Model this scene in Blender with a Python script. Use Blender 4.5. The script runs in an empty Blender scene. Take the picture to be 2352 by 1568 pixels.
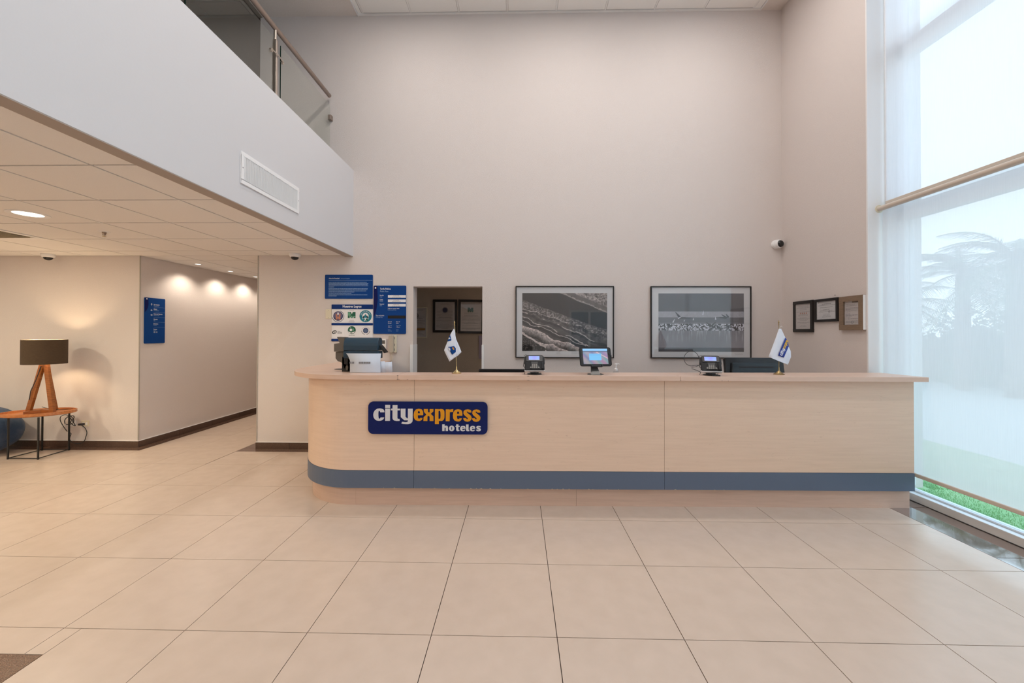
import bpy, bmesh, math, random
import numpy as np
from math import pi, sin, cos, radians
from mathutils import Vector, Matrix, noise
from mathutils.geometry import tessellate_polygon

random.seed(7)
rng = np.random.RandomState(7)
C = bpy.context.scene.collection
SC = bpy.context.scene

# ------------------------------------------------------------------ camera
cam_d = bpy.data.cameras.new('camera')
cam = bpy.data.objects.new('camera', cam_d)
C.objects.link(cam)
F, YAW, PITCH, ROLL, EYE, CX, CY = 920.825, -0.02133, 0.009, 0.00287, 1.44713, -4.886, -28.686
cam_d.sensor_width = 36.0
cam_d.sensor_fit = 'HORIZONTAL'
cam_d.lens = F / 2352 * 36
cam_d.shift_x = -CX / 2352
cam_d.shift_y = CY / 2352
cam_d.clip_start = 0.05
cam_d.clip_end = 300
fwd = Vector((sin(YAW) * cos(PITCH), cos(YAW) * cos(PITCH), sin(PITCH)))
rgt = Vector((cos(YAW), -sin(YAW), 0))
up = rgt.cross(fwd)
r2 = rgt * cos(ROLL) + up * sin(ROLL)
u2 = -rgt * sin(ROLL) + up * cos(ROLL)
M4 = Matrix((r2, u2, -fwd)).transposed().to_4x4()
M4.translation = Vector((-0.1876, -1.92282, EYE))
cam.matrix_world = M4
SC.camera = cam

# ------------------------------------------------------------------ world, exposure
SC.view_settings.view_transform = 'Standard'
SC.view_settings.look = 'None'
SC.view_settings.gamma = 1.0
SC.view_settings.use_curve_mapping = False
SC.view_settings.exposure = 0.05
SC.cycles.use_denoising = True
SC.cycles.max_bounces = 10
SC.cycles.diffuse_bounces = 6
SC.cycles.glossy_bounces = 4
SC.cycles.transmission_bounces = 8
SC.cycles.transparent_max_bounces = 16
SC.cycles.sample_clamp_indirect = 6.0
SC.cycles.caustics_reflective = False
SC.cycles.caustics_refractive = False

world = bpy.data.worlds.new('sky')
SC.world = world
world.use_nodes = True
wn = world.node_tree
wn.nodes.clear()
w_out = wn.nodes.new('ShaderNodeOutputWorld')
w_bg = wn.nodes.new('ShaderNodeBackground')
w_tc = wn.nodes.new('ShaderNodeTexCoord')
w_sep = wn.nodes.new('ShaderNodeSeparateXYZ')
w_ramp = wn.nodes.new('ShaderNodeValToRGB')
w_ramp.color_ramp.elements[0].position = 0.0
w_ramp.color_ramp.elements[0].color = (0.78, 0.90, 1.0, 1)
w_ramp.color_ramp.elements[1].position = 0.8
w_ramp.color_ramp.elements[1].color = (0.52, 0.72, 1.0, 1)
wn.links.new(w_tc.outputs['Generated'], w_sep.inputs[0])
wn.links.new(w_sep.outputs['Z'], w_ramp.inputs[0])
wn.links.new(w_ramp.outputs[0], w_bg.inputs[0])
w_bg.inputs[1].default_value = 3.1
wn.links.new(w_bg.outputs[0], w_out.inputs[0])

LIGHT_MAIN = 18.5      # watts of each lamp in the high ceiling
LIGHT_LOW = 23.5       # warm lamps under the mezzanine
LIGHT_CORR = 16.0       # corridor wall washers
LIGHT_TABLE = 38.0      # bulb of the table lamp


def lamp(kind, name, loc, energy, color, size=0.15, parent=None, spot=None, blend=0.5, direction=(0, 0, -1)):
    d = bpy.data.lights.new(name, kind)
    d.energy = energy
    d.color = color
    if kind == 'AREA':
        d.shape = 'DISK'
        d.size = size
    else:
        d.shadow_soft_size = size
    if kind == 'SPOT':
        d.spot_size = spot
        d.spot_blend = blend
    o = bpy.data.objects.new(name, d)
    C.objects.link(o)
    o.rotation_euler = Vector(direction).to_track_quat('-Z', 'Y').to_euler()
    if parent is not None:
        o.parent = parent
        o.location = Vector(loc) - WL[parent.name]
    else:
        o.location = loc
    return o


# ------------------------------------------------------------------ helpers
WL = {}     # world location of every object, by name


def lin(c):
    c = c / 255.0
    return c / 12.92 if c <= 0.04045 else ((c + 0.055) / 1.055) ** 2.4


def rgb(r, g, b):
    return (lin(r), lin(g), lin(b), 1.0)


def mat(name, color, rough=0.5, metal=0.0, spec=0.5, bump=None, var=None, coat=0.0, emit=None, sheen=0.0):
    """bump = (scale, strength, detail); var = (scale xyz, second colour, low, high)"""
    m = bpy.data.materials.new(name)
    m.use_nodes = True
    nt = m.node_tree
    b = nt.nodes['Principled BSDF']
    b.inputs['Base Color'].default_value = color
    b.inputs['Roughness'].default_value = rough
    b.inputs['Metallic'].default_value = metal
    b.inputs['Specular IOR Level'].default_value = spec
    b.inputs['Coat Weight'].default_value = coat
    b.inputs['Sheen Weight'].default_value = sheen
    geo = None
    if bump or var:
        geo = nt.nodes.new('ShaderNodeNewGeometry')
    if var:
        sc_, c2, lo, hi = var
        mp = nt.nodes.new('ShaderNodeMapping')
        mp.inputs['Scale'].default_value = sc_
        nz = nt.nodes.new('ShaderNodeTexNoise')
        nz.inputs['Scale'].default_value = 1.0
        nz.inputs['Detail'].default_value = 6
        rp = nt.nodes.new('ShaderNodeValToRGB')
        rp.color_ramp.elements[0].position = lo
        rp.color_ramp.elements[0].color = color
        rp.color_ramp.elements[1].position = hi
        rp.color_ramp.elements[1].color = c2
        nt.links.new(geo.outputs['Position'], mp.inputs[0])
        nt.links.new(mp.outputs[0], nz.inputs['Vector'])
        nt.links.new(nz.outputs['Fac'], rp.inputs[0])
        nt.links.new(rp.outputs[0], b.inputs['Base Color'])
    if bump:
        s, k, det = bump
        nz = nt.nodes.new('ShaderNodeTexNoise')
        nz.inputs['Scale'].default_value = s
        nz.inputs['Detail'].default_value = det
        bp = nt.nodes.new('ShaderNodeBump')
        bp.inputs['Strength'].default_value = k
        bp.inputs['Distance'].default_value = 0.01
        nt.links.new(geo.outputs['Position'], nz.inputs['Vector'])
        nt.links.new(nz.outputs['Fac'], bp.inputs['Height'])
        nt.links.new(bp.outputs[0], b.inputs['Normal'])
    if emit:
        b.inputs['Emission Color'].default_value = emit[0]
        b.inputs['Emission Strength'].default_value = emit[1]
    return m


class MB:
    """collects shapes in world coordinates and links them as one mesh object"""
    def __init__(s, T=None):
        s.v, s.f, s.sm, s.T = [], [], [], T

    def add(s, vs, fs, smooth=False):
        o = len(s.v)
        if s.T is not None:
            vs = [s.T @ Vector(v) for v in vs]
        s.v += [tuple(v) for v in vs]
        s.f += [tuple(i + o for i in f) for f in fs]
        s.sm += [smooth] * len(fs)
        return s

    def box(s, x0, x1, y0, y1, z0, z1):
        vs = [(x, y, z) for z in (z0, z1) for y in (y0, y1) for x in (x0, x1)]
        return s.add(vs, [(0, 2, 3, 1), (4, 5, 7, 6), (0, 1, 5, 4), (2, 6, 7, 3), (0, 4, 6, 2), (1, 3, 7, 5)])

    def prism(s, pts, lo, hi, axis='z', smooth=False, holes=()):
        """extrude a 2D outline along an axis: z -> (x,y), y -> (x,z), x -> (y,z)"""
        def P(p, h):
            return {'z': (p[0], p[1], h), 'y': (p[0], h, p[1]), 'x': (h, p[0], p[1])}[axis]
        loops = [list(pts)] + [list(h) for h in holes]
        flat = [p for l in loops for p in l]
        tris = tessellate_polygon([[Vector((p[0], p[1], 0)) for p in l] for l in loops])
        n = len(flat)
        vs = [P(p, lo) for p in flat] + [P(p, hi) for p in flat]
        fs = [tuple(t) for t in tris] + [tuple(i + n for i in reversed(t)) for t in tris]
        s.add(vs, fs)
        vs, fs, k = [], [], 0
        for l in loops:
            m = len(l)
            vs += [P(p, lo) for p in l] + [P(p, hi) for p in l]
            for i in range(m):
                j = (i + 1) % m
                fs.append((k + i, k + j, k + m + j, k + m + i))
            k += 2 * m
        s.add(vs, fs, smooth)
        return s

    def tube(s, path, r, n=8, cap=True, closed=False):
        path = [Vector(p) for p in path]
        m = len(path)
        rs = r if isinstance(r, (list, tuple)) else [r] * m
        vs = []
        nrm = None
        for i, p in enumerate(path):
            a = path[i - 1] if (i > 0 or closed) else path[i]
            b = path[(i + 1) % m] if (i < m - 1 or closed) else path[i]
            t = (b - a).normalized()
            if nrm is None:
                nrm = t.orthogonal().normalized()
            nrm = (nrm - t * nrm.dot(t))
            if nrm.length < 1e-6:
                nrm = t.orthogonal()
            nrm.normalize()
            bn = t.cross(nrm)
            for k in range(n):
                a_ = 2 * pi * k / n
                vs.append(p + (nrm * cos(a_) + bn * sin(a_)) * rs[i])
        fs = []
        for i in range(m if closed else m - 1):
            for k in range(n):
                i2, k2 = (i + 1) % m, (k + 1) % n
                fs.append((i * n + k, i * n + k2, i2 * n + k2, i2 * n + k))
        if cap and not closed:
            fs.append(tuple(reversed(range(n))))
            fs.append(tuple((m - 1) * n + k for k in range(n)))
        return s.add(vs, fs, True)

    def lathe(s, prof, c=(0, 0, 0), n=32, axis='z', sx=1.0, sy=1.0, cap=True):
        """prof: (radius, height) list"""
        vs, fs = [], []
        for r, h in prof:
            for k in range(n):
                a = 2 * pi * k / n
                p = (r * cos(a) * sx, r * sin(a) * sy, h)
                if axis == 'y':
                    p = (p[0], p[2], p[1])
                if axis == 'x':
                    p = (p[2], p[0], p[1])
                vs.append((p[0] + c[0], p[1] + c[1], p[2] + c[2]))
        for i in range(len(prof) - 1):
            for k in range(n):
                k2 = (k + 1) % n
                fs.append((i * n + k, i * n + k2, (i + 1) * n + k2, (i + 1) * n + k))
        if cap and prof[0][0] > 1e-5:
            fs.append(tuple(reversed(range(n))))
        if cap and prof[-1][0] > 1e-5:
            fs.append(tuple((len(prof) - 1) * n + k for k in range(n)))
        return s.add(vs, fs, True)

    def build(s, name, m, parent=None, bevel=0.0, seg=2, origin=None, auto=True):
        me = bpy.data.meshes.new(name)
        o = bpy.data.objects.new(name, me)
        C.objects.link(o)
        base = Vector((0, 0, 0))
        if parent is not None:
            base = WL[parent.name]
        org = Vector(origin) if origin is not None else base
        me.from_pydata([tuple(Vector(v) - org) for v in s.v], [], s.f)
        me.polygons.foreach_set('use_smooth', s.sm)
        bm = bmesh.new()
        bm.from_mesh(me)
        bmesh.ops.remove_doubles(bm, verts=bm.verts, dist=1e-5)
        bmesh.ops.recalc_face_normals(bm, faces=bm.faces)
        for e in bm.edges:
            if len(e.link_faces) == 2 and e.calc_face_angle(0) > 0.6:
                e.smooth = False
        bm.to_mesh(me)
        bm.free()
        if m is not None:
            me.materials.append(m)
        if parent is not None:
            o.parent = parent
            o.location = org - base
        else:
            o.location = org
        WL[o.name] = org.copy()
        if bevel > 0:
            b = o.modifiers.new('bevel', 'BEVEL')
            b.width = bevel
            b.segments = seg
            b.limit_method = 'ANGLE'
            b.angle_limit = 0.7
        return o


def tag(o, label=None, cat=None, group=None, kind=None):
    if label:
        o['label'] = label
    if cat:
        o['category'] = cat
    if group:
        o['group'] = group
    if kind:
        o['kind'] = kind
    return o


def empty(name, loc, label=None, cat=None, group=None, kind=None):
    o = bpy.data.objects.new(name, None)
    C.objects.link(o)
    o.location = loc
    o.empty_display_size = 0.05
    WL[o.name] = Vector(loc)
    return tag(o, label, cat, group, kind)


def piece(src, parent, loc):
    """a further copy of one piece that shares its mesh"""
    o = src.copy()
    C.objects.link(o)
    o.parent = parent
    o.location = Vector(loc) - WL[parent.name]
    WL[o.name] = Vector(loc)
    return o


def arc(cx, cy, rx, ry, a0, a1, n):
    return [(cx + rx * cos(a0 + (a1 - a0) * i / n), cy + ry * sin(a0 + (a1 - a0) * i / n)) for i in range(n + 1)]


def rrect(x0, x1, z0, z1, r, n=6):
    return (arc(x1 - r, z1 - r, r, r, 0, pi / 2, n) + arc(x0 + r, z1 - r, r, r, pi / 2, pi, n)
            + arc(x0 + r, z0 + r, r, r, pi, 1.5 * pi, n) + arc(x1 - r, z0 + r, r, r, 1.5 * pi, 2 * pi, n))


def disc(cx, cz, r, n=24, rz=None):
    return [(cx + r * cos(2 * pi * k / n), cz + (rz or r) * sin(2 * pi * k / n)) for k in range(n)]


TEXTS = []


def text(body, parent, name, m, place, size, sx=0.86, align='LEFT', bold=0.0, depth=0.0006):
    """place(x, z) -> world point of a flat lettering; converted to meshes in one go at the end"""
    TEXTS.append((body, parent, name, m, place, size, sx, align, bold, depth))


def flush_texts():
    tmp = []
    for body, parent, name, m, place, size, sx, align, bold, depth in TEXTS:
        c = bpy.data.curves.new('lettering', 'FONT')
        c.body = body
        c.size = size
        c.align_x = align
        c.offset = bold
        c.resolution_u = 3
        o = bpy.data.objects.new('lettering', c)
        C.objects.link(o)
        tmp.append(o)
    bpy.context.view_layer.update()
    dg = bpy.context.evaluated_depsgraph_get()
    for o, (body, parent, name, m, place, size, sx, align, bold, depth) in zip(tmp, TEXTS):
        me = bpy.data.meshes.new_from_object(o.evaluated_get(dg))
        base = WL[parent.name]
        for v in me.vertices:
            v.co = Vector(place(v.co.x * sx, v.co.y)) - base
        me.materials.clear()
        me.materials.append(m)
        n = bpy.data.objects.new(name, me)
        C.objects.link(n)
        n.parent = parent
        WL[n.name] = base.copy()
    for o in tmp:
        c = o.data
        bpy.data.objects.remove(o)
        bpy.data.curves.remove(c)


def printed(name, m, parent, place, nx, nz, fn):
    """flat print: grid over (0..1, 0..1) coloured per vertex by fn(U, V) -> rgb (linear)"""
    U, V = np.meshgrid(np.linspace(0, 1, nx), np.linspace(0, 1, nz))
    col = np.clip(fn(U, V), 0, 1)
    base = WL[parent.name]
    vs = [tuple(Vector(place(u, v)) - base) for u, v in zip(U.ravel(), V.ravel())]
    fs = [(j * nx + i, j * nx + i + 1, (j + 1) * nx + i + 1, (j + 1) * nx + i) for j in range(nz - 1) for i in range(nx - 1)]
    me = bpy.data.meshes.new(name)
    me.from_pydata(vs, [], fs)
    ca = me.color_attributes.new('Col', 'FLOAT_COLOR', 'POINT')
    buf = np.ones((nx * nz, 4), dtype=np.float32)
    buf[:, :3] = col.reshape(-1, 3)
    ca.data.foreach_set('color', buf.ravel())
    me.materials.append(m)
    o = bpy.data.objects.new(name, me)
    C.objects.link(o)
    o.parent = parent
    WL[o.name] = base.copy()
    return o


# ------------------------------------------------------------------ materials
PLASTER = mat('cream_stucco', (0.715, 0.655, 0.63, 1), 0.85, bump=(210, 0.42, 3))
PLASTER_W = mat('white_paint', (0.655, 0.65, 0.67, 1), 0.7, bump=(60, 0.03, 2))
PLASTER_C = mat('ceiling_plaster', (0.76, 0.70, 0.66, 1), 0.9, bump=(110, 0.5, 3))
RECESS_SHADE = mat('shaded_recess', (0.27, 0.235, 0.20, 1), 0.85, bump=(140, 0.2, 3))  # dimness of the unlit upper recess put into its wall and ceiling colour
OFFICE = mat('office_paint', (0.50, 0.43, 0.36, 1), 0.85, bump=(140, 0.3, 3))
BEAD = mat('corner_bead', (0.42, 0.39, 0.35, 1), 0.6)
REVEAL = mat('reveal_white', (0.82, 0.82, 0.83, 1), 0.5)
CTILE = mat('ceiling_tile', (0.86, 0.845, 0.83, 1), 0.95, bump=(220, 0.3, 2))
CTILE_W = mat('ceiling_tile_pale', (0.90, 0.885, 0.86, 1), 0.95, bump=(220, 0.25, 2))
TBAR = mat('ceiling_grid', (0.34, 0.31, 0.28, 1), 0.6)
GROUT = mat('floor_grout', (0.07, 0.05, 0.04, 1), 0.9)
TILE = mat('porcelain_tile', (0.64, 0.525, 0.445, 1), 0.25, spec=0.8, bump=(45, 0.012, 3),
           var=((9, 9, 9), (0.60, 0.49, 0.41, 1), 0.35, 0.7))
GRANITE = mat('brown_granite', (0.135, 0.075, 0.055, 1), 0.07, spec=1.0, coat=1.0, var=((260, 260, 260), (0.26, 0.17, 0.13, 1), 0.5, 0.66))
GRANITE_D = mat('brown_granite_skirting', (0.085, 0.048, 0.033, 1), 0.35, var=((260, 260, 260), (0.17, 0.105, 0.075, 1), 0.5, 0.68))
WHITE = mat('white_plastic', (0.86, 0.86, 0.87, 1), 0.4)
IVORY = mat('ivory_plastic', (0.72, 0.66, 0.52, 1), 0.45)
STEEL = mat('brushed_steel', (0.62, 0.55, 0.49, 1), 0.3, metal=1.0)
STEEL_W = mat('worn_steel', (0.36, 0.29, 0.25, 1), 0.38, metal=0.85)
BLACK = mat('black_plastic', (0.012, 0.012, 0.014, 1), 0.32)
BLACK_M = mat('black_metal', (0.012, 0.012, 0.013, 1), 0.45)
DKGREY = mat('charcoal_plastic', (0.012, 0.012, 0.014, 1), 0.5, spec=0.3)
ALU = mat('window_aluminium', (0.78, 0.80, 0.83, 1), 0.4)
BEIGE_M = mat('beige_rail', (0.60, 0.53, 0.46, 1), 0.45)
BRASS = mat('polished_brass', (0.75, 0.56, 0.28, 1), 0.22, metal=1.0)
BRASS_D = mat('aged_brass', (0.38, 0.27, 0.13, 1), 0.35, metal=1.0)
SIGN_B = mat('sign_blue', rgb(0, 62, 132), 0.5, spec=0.2)
BAND_B = mat('band_blue', rgb(0, 48, 116), 0.5, spec=0.2)
SIGN_D = mat('sign_navy', rgb(0, 16, 84), 0.5, spec=0.2)
LOGO_B = mat('logo_blue', rgb(0, 24, 88), 0.4, spec=0.25)
SILVER = mat('silver_letters', (0.66, 0.66, 0.69, 1), 0.35)
GOLD = mat('amber_letters', rgb(222, 148, 4), 0.35)
INK = mat('black_ink', (0.03, 0.03, 0.035, 1), 0.7)
INK_G = mat('grey_ink', (0.22, 0.22, 0.24, 1), 0.7)
INK_B = mat('pale_blue_ink', (0.30, 0.47, 0.72, 1), 0.6)
INK_W = mat('white_ink', (0.78, 0.80, 0.85, 1), 0.6)
INK_T = mat('teal_ink', rgb(14, 120, 140), 0.6)
INK_E = mat('green_ink', rgb(14, 92, 70), 0.6)
INK_E2 = mat('light_green_ink', rgb(100, 160, 130), 0.6)
INK_N = mat('navy_ink', rgb(30, 40, 90), 0.6)
INK_O = mat('copper_ink', rgb(190, 125, 100), 0.6)
INK_AMB = mat('ochre_ink', rgb(160, 115, 30), 0.6)
PAPER = mat('white_paper', (0.80, 0.80, 0.82, 1), 0.8)
SHEET = mat('cool_white_paper', (0.60, 0.65, 0.74, 1), 0.8)
PAPER_D = mat('certificate_paper', (0.66, 0.62, 0.61, 1), 0.8)
FRAME_B = mat('black_frame', (0.014, 0.011, 0.010, 1), 0.35)
FRAME_T = mat('taupe_wood_frame', (0.24, 0.165, 0.11, 1), 0.6, var=((30, 30, 300), (0.19, 0.13, 0.085, 1), 0.4, 0.65))
MATBOARD = mat('mount_board', (0.76, 0.77, 0.80, 1), 0.8)
WALNUT = mat('oiled_wood', (0.33, 0.115, 0.028, 1), 0.35, var=((14, 14, 90), (0.22, 0.07, 0.016, 1), 0.4, 0.65))
TRAYWOOD = mat('tray_wood', (0.52, 0.20, 0.07, 1), 0.25, var=((12, 60, 60), (0.42, 0.15, 0.05, 1), 0.4, 0.65))
SHADE = mat('shade_linen', (0.058, 0.034, 0.017, 1), 0.9, var=((40, 40, 900), (0.080, 0.050, 0.028, 1), 0.4, 0.62))
SHADE_IN = mat('shade_lining', (0.85, 0.80, 0.70, 1), 0.7)
VELVET = mat('blue_velvet', (0.022, 0.055, 0.12, 1), 0.9, sheen=0.1, bump=(60, 0.3, 4), var=((9, 9, 9), (0.055, 0.085, 0.15, 1), 0.4, 0.65))
CLOTH = mat('flag_cloth', (0.74, 0.78, 0.88, 1), 0.8)
BAND = mat('grey_blue_band', rgb(90, 104, 126), 0.42)
PRN_B = mat('printer_blue', (0.018, 0.048, 0.080, 1), 0.3)
PRN_G = mat('printer_grey', (0.13, 0.11, 0.09, 1), 0.45)
KEY = mat('key_grey', (0.28, 0.27, 0.25, 1), 0.4)
GRASS = mat('grass_blades', (0.24, 0.50, 0.22, 1), 0.8, var=((1.5, 1.5, 1.5), (0.34, 0.58, 0.30, 1), 0.4, 0.6))
LEAF = mat('palm_leaf', (0.055, 0.14, 0.035, 1), 0.5)
BARK = mat('palm_bark', (0.18, 0.13, 0.09, 1), 0.9, bump=(20, 1, 3))
PAVING = mat('pale_paving', (0.62, 0.62, 0.60, 1), 0.9)
RENDER_W = mat('garden_wall_paint', (0.62, 0.60, 0.56, 1), 0.9)


def maple(name, c1, c2, c3, grain=1.0):
    m = bpy.data.materials.new(name)
    m.use_nodes = True
    nt = m.node_tree
    b = nt.nodes['Principled BSDF']
    b.inputs['Roughness'].default_value = 0.32
    b.inputs['Specular IOR Level'].default_value = 0.45
    g = nt.nodes.new('ShaderNodeNewGeometry')
    mp = nt.nodes.new('ShaderNodeMapping')
    mp.inputs['Scale'].default_value = (3.0, 3.0, 60)
    nz = nt.nodes.new('ShaderNodeTexNoise')
    nz.inputs['Scale'].default_value = 1.0
    nz.inputs['Detail'].default_value = 7
    nz.inputs['Distortion'].default_value = 0.6
    rp = nt.nodes.new('ShaderNodeValToRGB')
    rp.color_ramp.elements[0].position = 0.35
    rp.color_ramp.elements[0].color = c1
    rp.color_ramp.elements[1].position = 0.68
    rp.color_ramp.elements[1].color = c2
    mp2 = nt.nodes.new('ShaderNodeMapping')
    mp2.inputs['Scale'].default_value = (9, 9, 34)
    wv = nt.nodes.new('ShaderNodeTexNoise')
    wv.inputs['Scale'].default_value = 1.0
    wv.inputs['Detail'].default_value = 10
    wv.inputs['Roughness'].default_value = 0.72
    wv.inputs['Distortion'].default_value = 2.5
    r2_ = nt.nodes.new('ShaderNodeValToRGB')
    r2_.color_ramp.elements[0].position = 0.60
    r2_.color_ramp.elements[0].color = (0, 0, 0, 1)
    r2_.color_ramp.elements[1].position = 0.72
    r2_.color_ramp.elements[1].color = (grain * 0.45, grain * 0.45, grain * 0.45, 1)
    mx = nt.nodes.new('ShaderNodeMixRGB')
    mx.inputs[2].default_value = c3
    L = nt.links.new
    L(g.outputs['Position'], mp.inputs[0])
    L(mp.outputs[0], nz.inputs['Vector'])
    L(nz.outputs['Fac'], rp.inputs[0])
    L(g.outputs['Position'], mp2.inputs[0])
    L(mp2.outputs[0], wv.inputs['Vector'])
    L(wv.outputs['Fac'], r2_.inputs[0])
    L(r2_.outputs[0], mx.inputs[0])
    L(rp.outputs[0], mx.inputs[1])
    L(mx.outputs[0], b.inputs['Base Color'])
    return m


MAPLE = maple('maple_laminate', (0.80, 0.60, 0.465, 1), (0.755, 0.56, 0.43, 1), (0.42, 0.27, 0.17, 1))
MAPLE_T = maple('maple_top', (0.72, 0.52, 0.42, 1), (0.68, 0.485, 0.385, 1), (0.50, 0.33, 0.24, 1), 0.3)
MAPLE_P = maple('maple_plinth', (0.68, 0.48, 0.38, 1), (0.62, 0.43, 0.335, 1), (0.45, 0.29, 0.21, 1), 0.4)


def see_through(name, tint, gloss=1.0, ior=1.5):
    m = bpy.data.materials.new(name)
    m.use_nodes = True
    nt = m.node_tree
    nt.nodes.clear()
    out = nt.nodes.new('ShaderNodeOutputMaterial')
    tr = nt.nodes.new('ShaderNodeBsdfTransparent')
    tr.inputs[0].default_value = tint
    gl = nt.nodes.new('ShaderNodeBsdfGlossy')
    gl.inputs['Roughness'].default_value = 0.02
    gl.inputs[0].default_value = (gloss, gloss, gloss, 1)
    fr = nt.nodes.new('ShaderNodeFresnel')
    fr.inputs[0].default_value = ior
    mx = nt.nodes.new('ShaderNodeMixShader')
    ge = nt.nodes.new('ShaderNodeNewGeometry')
    mr = nt.nodes.new('ShaderNodeMapRange')      # same reflectance on both faces of the pane
    mr.inputs[3].default_value = ior
    mr.inputs[4].default_value = 1 / ior
    nt.links.new(ge.outputs['Backfacing'], mr.inputs[0])
    nt.links.new(mr.outputs[0], fr.inputs[0])
    nt.links.new(fr.outputs[0], mx.inputs[0])
    nt.links.new(tr.outputs[0], mx.inputs[1])
    nt.links.new(gl.outputs[0], mx.inputs[2])
    nt.links.new(mx.outputs[0], out.inputs[0])
    return m


GLASS = see_through('clear_glass', (0.95, 0.985, 0.97, 1))
GLASS_RAIL = see_through('balustrade_glass', (0.955, 0.97, 0.95, 1))
GLASS_EDGE = mat('glass_edge_green', (0.01, 0.03, 0.022, 1), 0.1)
GLASS_PIC = see_through('picture_glazing', (0.97, 0.97, 0.97, 1))
CLEAR_P = see_through('clear_plastic', (0.86, 0.88, 0.9, 1))


def blind_fabric():
    m = bpy.data.materials.new('sunscreen_fabric')
    m.use_nodes = True
    nt = m.node_tree
    nt.nodes.clear()
    out = nt.nodes.new('ShaderNodeOutputMaterial')
    df = nt.nodes.new('ShaderNodeBsdfDiffuse')
    df.inputs[0].default_value = (0.80, 0.80, 0.80, 1)
    tl = nt.nodes.new('ShaderNodeBsdfTranslucent')
    tl.inputs[0].default_value = (0.84, 0.83, 0.87, 1)
    tr = nt.nodes.new('ShaderNodeBsdfTransparent')
    g = nt.nodes.new('ShaderNodeNewGeometry')
    mp = nt.nodes.new('ShaderNodeMapping')
    mp.inputs['Scale'].default_value = (1, 160, 6)
    nz = nt.nodes.new('ShaderNodeTexNoise')
    nz.inputs['Scale'].default_value = 1
    nz.inputs['Detail'].default_value = 4
    mr = nt.nodes.new('ShaderNodeMapRange')
    mr.inputs[3].default_value = 0.10
    mr.inputs[4].default_value = 0.19
    m1 = nt.nodes.new('ShaderNodeMixShader')
    m1.inputs[0].default_value = 0.52
    m2 = nt.nodes.new('ShaderNodeMixShader')
    L = nt.links.new
    L(g.outputs['Position'], mp.inputs[0])
    L(mp.outputs[0], nz.inputs['Vector'])
    L(nz.outputs['Fac'], mr.inputs[0])
    L(df.outputs[0], m1.inputs[1])
    L(tl.outputs[0], m1.inputs[2])
    L(mr.outputs[0], m2.inputs[0])
    L(m1.outputs[0], m2.inputs[1])
    L(tr.outputs[0], m2.inputs[2])
    L(m2.outputs[0], out.inputs[0])
    return m


BLIND = blind_fabric()


def attr_mat(name, rough, emit=0.0):
    m = bpy.data.materials.new(name)
    m.use_nodes = True
    nt = m.node_tree
    b = nt.nodes['Principled BSDF']
    a = nt.nodes.new('ShaderNodeAttribute')
    a.attribute_name = 'Col'
    nt.links.new(a.outputs['Color'], b.inputs['Base Color'])
    b.inputs['Roughness'].default_value = rough
    if emit:
        nt.links.new(a.outputs['Color'], b.inputs['Emission Color'])
        b.inputs['Emission Strength'].default_value = emit
    return m


PRINT = attr_mat('photo_print', 0.6)
SCREEN = attr_mat('lit_screen', 0.3, 0.42)


def glow(name, color, strength):
    m = bpy.data.materials.new(name)
    m.use_nodes = True
    nt = m.node_tree
    nt.nodes.clear()
    e = nt.nodes.new('ShaderNodeEmission')
    e.inputs[0].default_value = color
    e.inputs[1].default_value = strength
    o = nt.nodes.new('ShaderNodeOutputMaterial')
    nt.links.new(e.outputs[0], o.inputs[0])
    return m


GLOW_W = glow('lamp_glow_warm', (1.0, 0.93, 0.72, 1), 5.0)
GLOW_N = glow('lamp_glow_neutral', (1.0, 0.95, 0.88, 1), 4.0)
GLOW_B = glow('bulb_glow', (1.0, 0.72, 0.38, 1), 6.0)

# ------------------------------------------------------------------ the shell
YW = 3.01      # face of the back wall
XR = 3.01      # face of the right side wall
XF = -2.245    # face of the mezzanine front
ZC = 5.40      # high ceiling
ZL = 2.40      # ceiling under the mezzanine
XC = -4.944    # left wall of the corridor
XP = -3.437    # corner of the pier
XE, YE = -9.0, -7.0


def wall(name, boxes, m):
    b = MB()
    for q in boxes:
        b.box(*q)
    return tag(b.build(name, m), kind='structure')


wall('wall_back', [(XP, -1.49, YW, YW + 0.18, 0, ZC + 0.4), (-1.49, -0.634, YW, YW + 0.18, 2.015, ZC + 0.4),
                   (-0.634, 3.5, YW, YW + 0.18, 0, ZC + 0.4)], PLASTER)
wall('wall_right', [(XR, 3.5, 1.82, YW, 0, ZC + 0.4), (3.26, 3.5, YE, 1.82, 5.28, ZC + 0.4)], PLASTER)
wall('wall_left_back', [(XE, XC, YW, YW + 0.18, 0, ZL + 0.3)], PLASTER)
wall('wall_corridor_left', [(XC - 0.17, XC, YW + 0.18, 9.0, 0, ZL + 0.3)], PLASTER)
wall('wall_corridor_right', [(XP, XP + 0.18, YW + 0.18, 9.0, 0, ZC + 0.8)], PLASTER)
wall('wall_corridor_end', [(XC, XP, 9.0, 9.15, 0, ZL + 0.3)], PLASTER)
wall('wall_left', [(XE - 0.2, XE, YE, YW + 0.6, 0, ZC + 0.8)], PLASTER)
wall('wall_upper_back', [(XE, XP, 3.44, 3.6, 3.45, ZC + 0.8)], RECESS_SHADE)
wall('wall_office_back', [(XP + 0.18, 1.6, 4.6, 4.75, 0, ZL + 0.3)], OFFICE)
wall('wall_office_right', [(1.45, 1.6, YW + 0.18, 4.6, 0, ZL + 0.3)], OFFICE)
wall('wall_rear', [(XE, -4.6, YE - 0.2, YE, 0, ZC + 0.8), (3.2, 3.5, YE - 0.2, YE, 0, ZC + 0.8),
                   (-4.6, 1.7, YE - 0.2, YE, 0, ZC + 0.8), (1.7, 3.2, YE - 0.2, YE, 2.3, ZC + 0.8)], PLASTER)
wall('wall_mezzanine_front', [(XF - 0.10, XF, YE, YW, 2.39, 3.46)], PLASTER_W)
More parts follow.
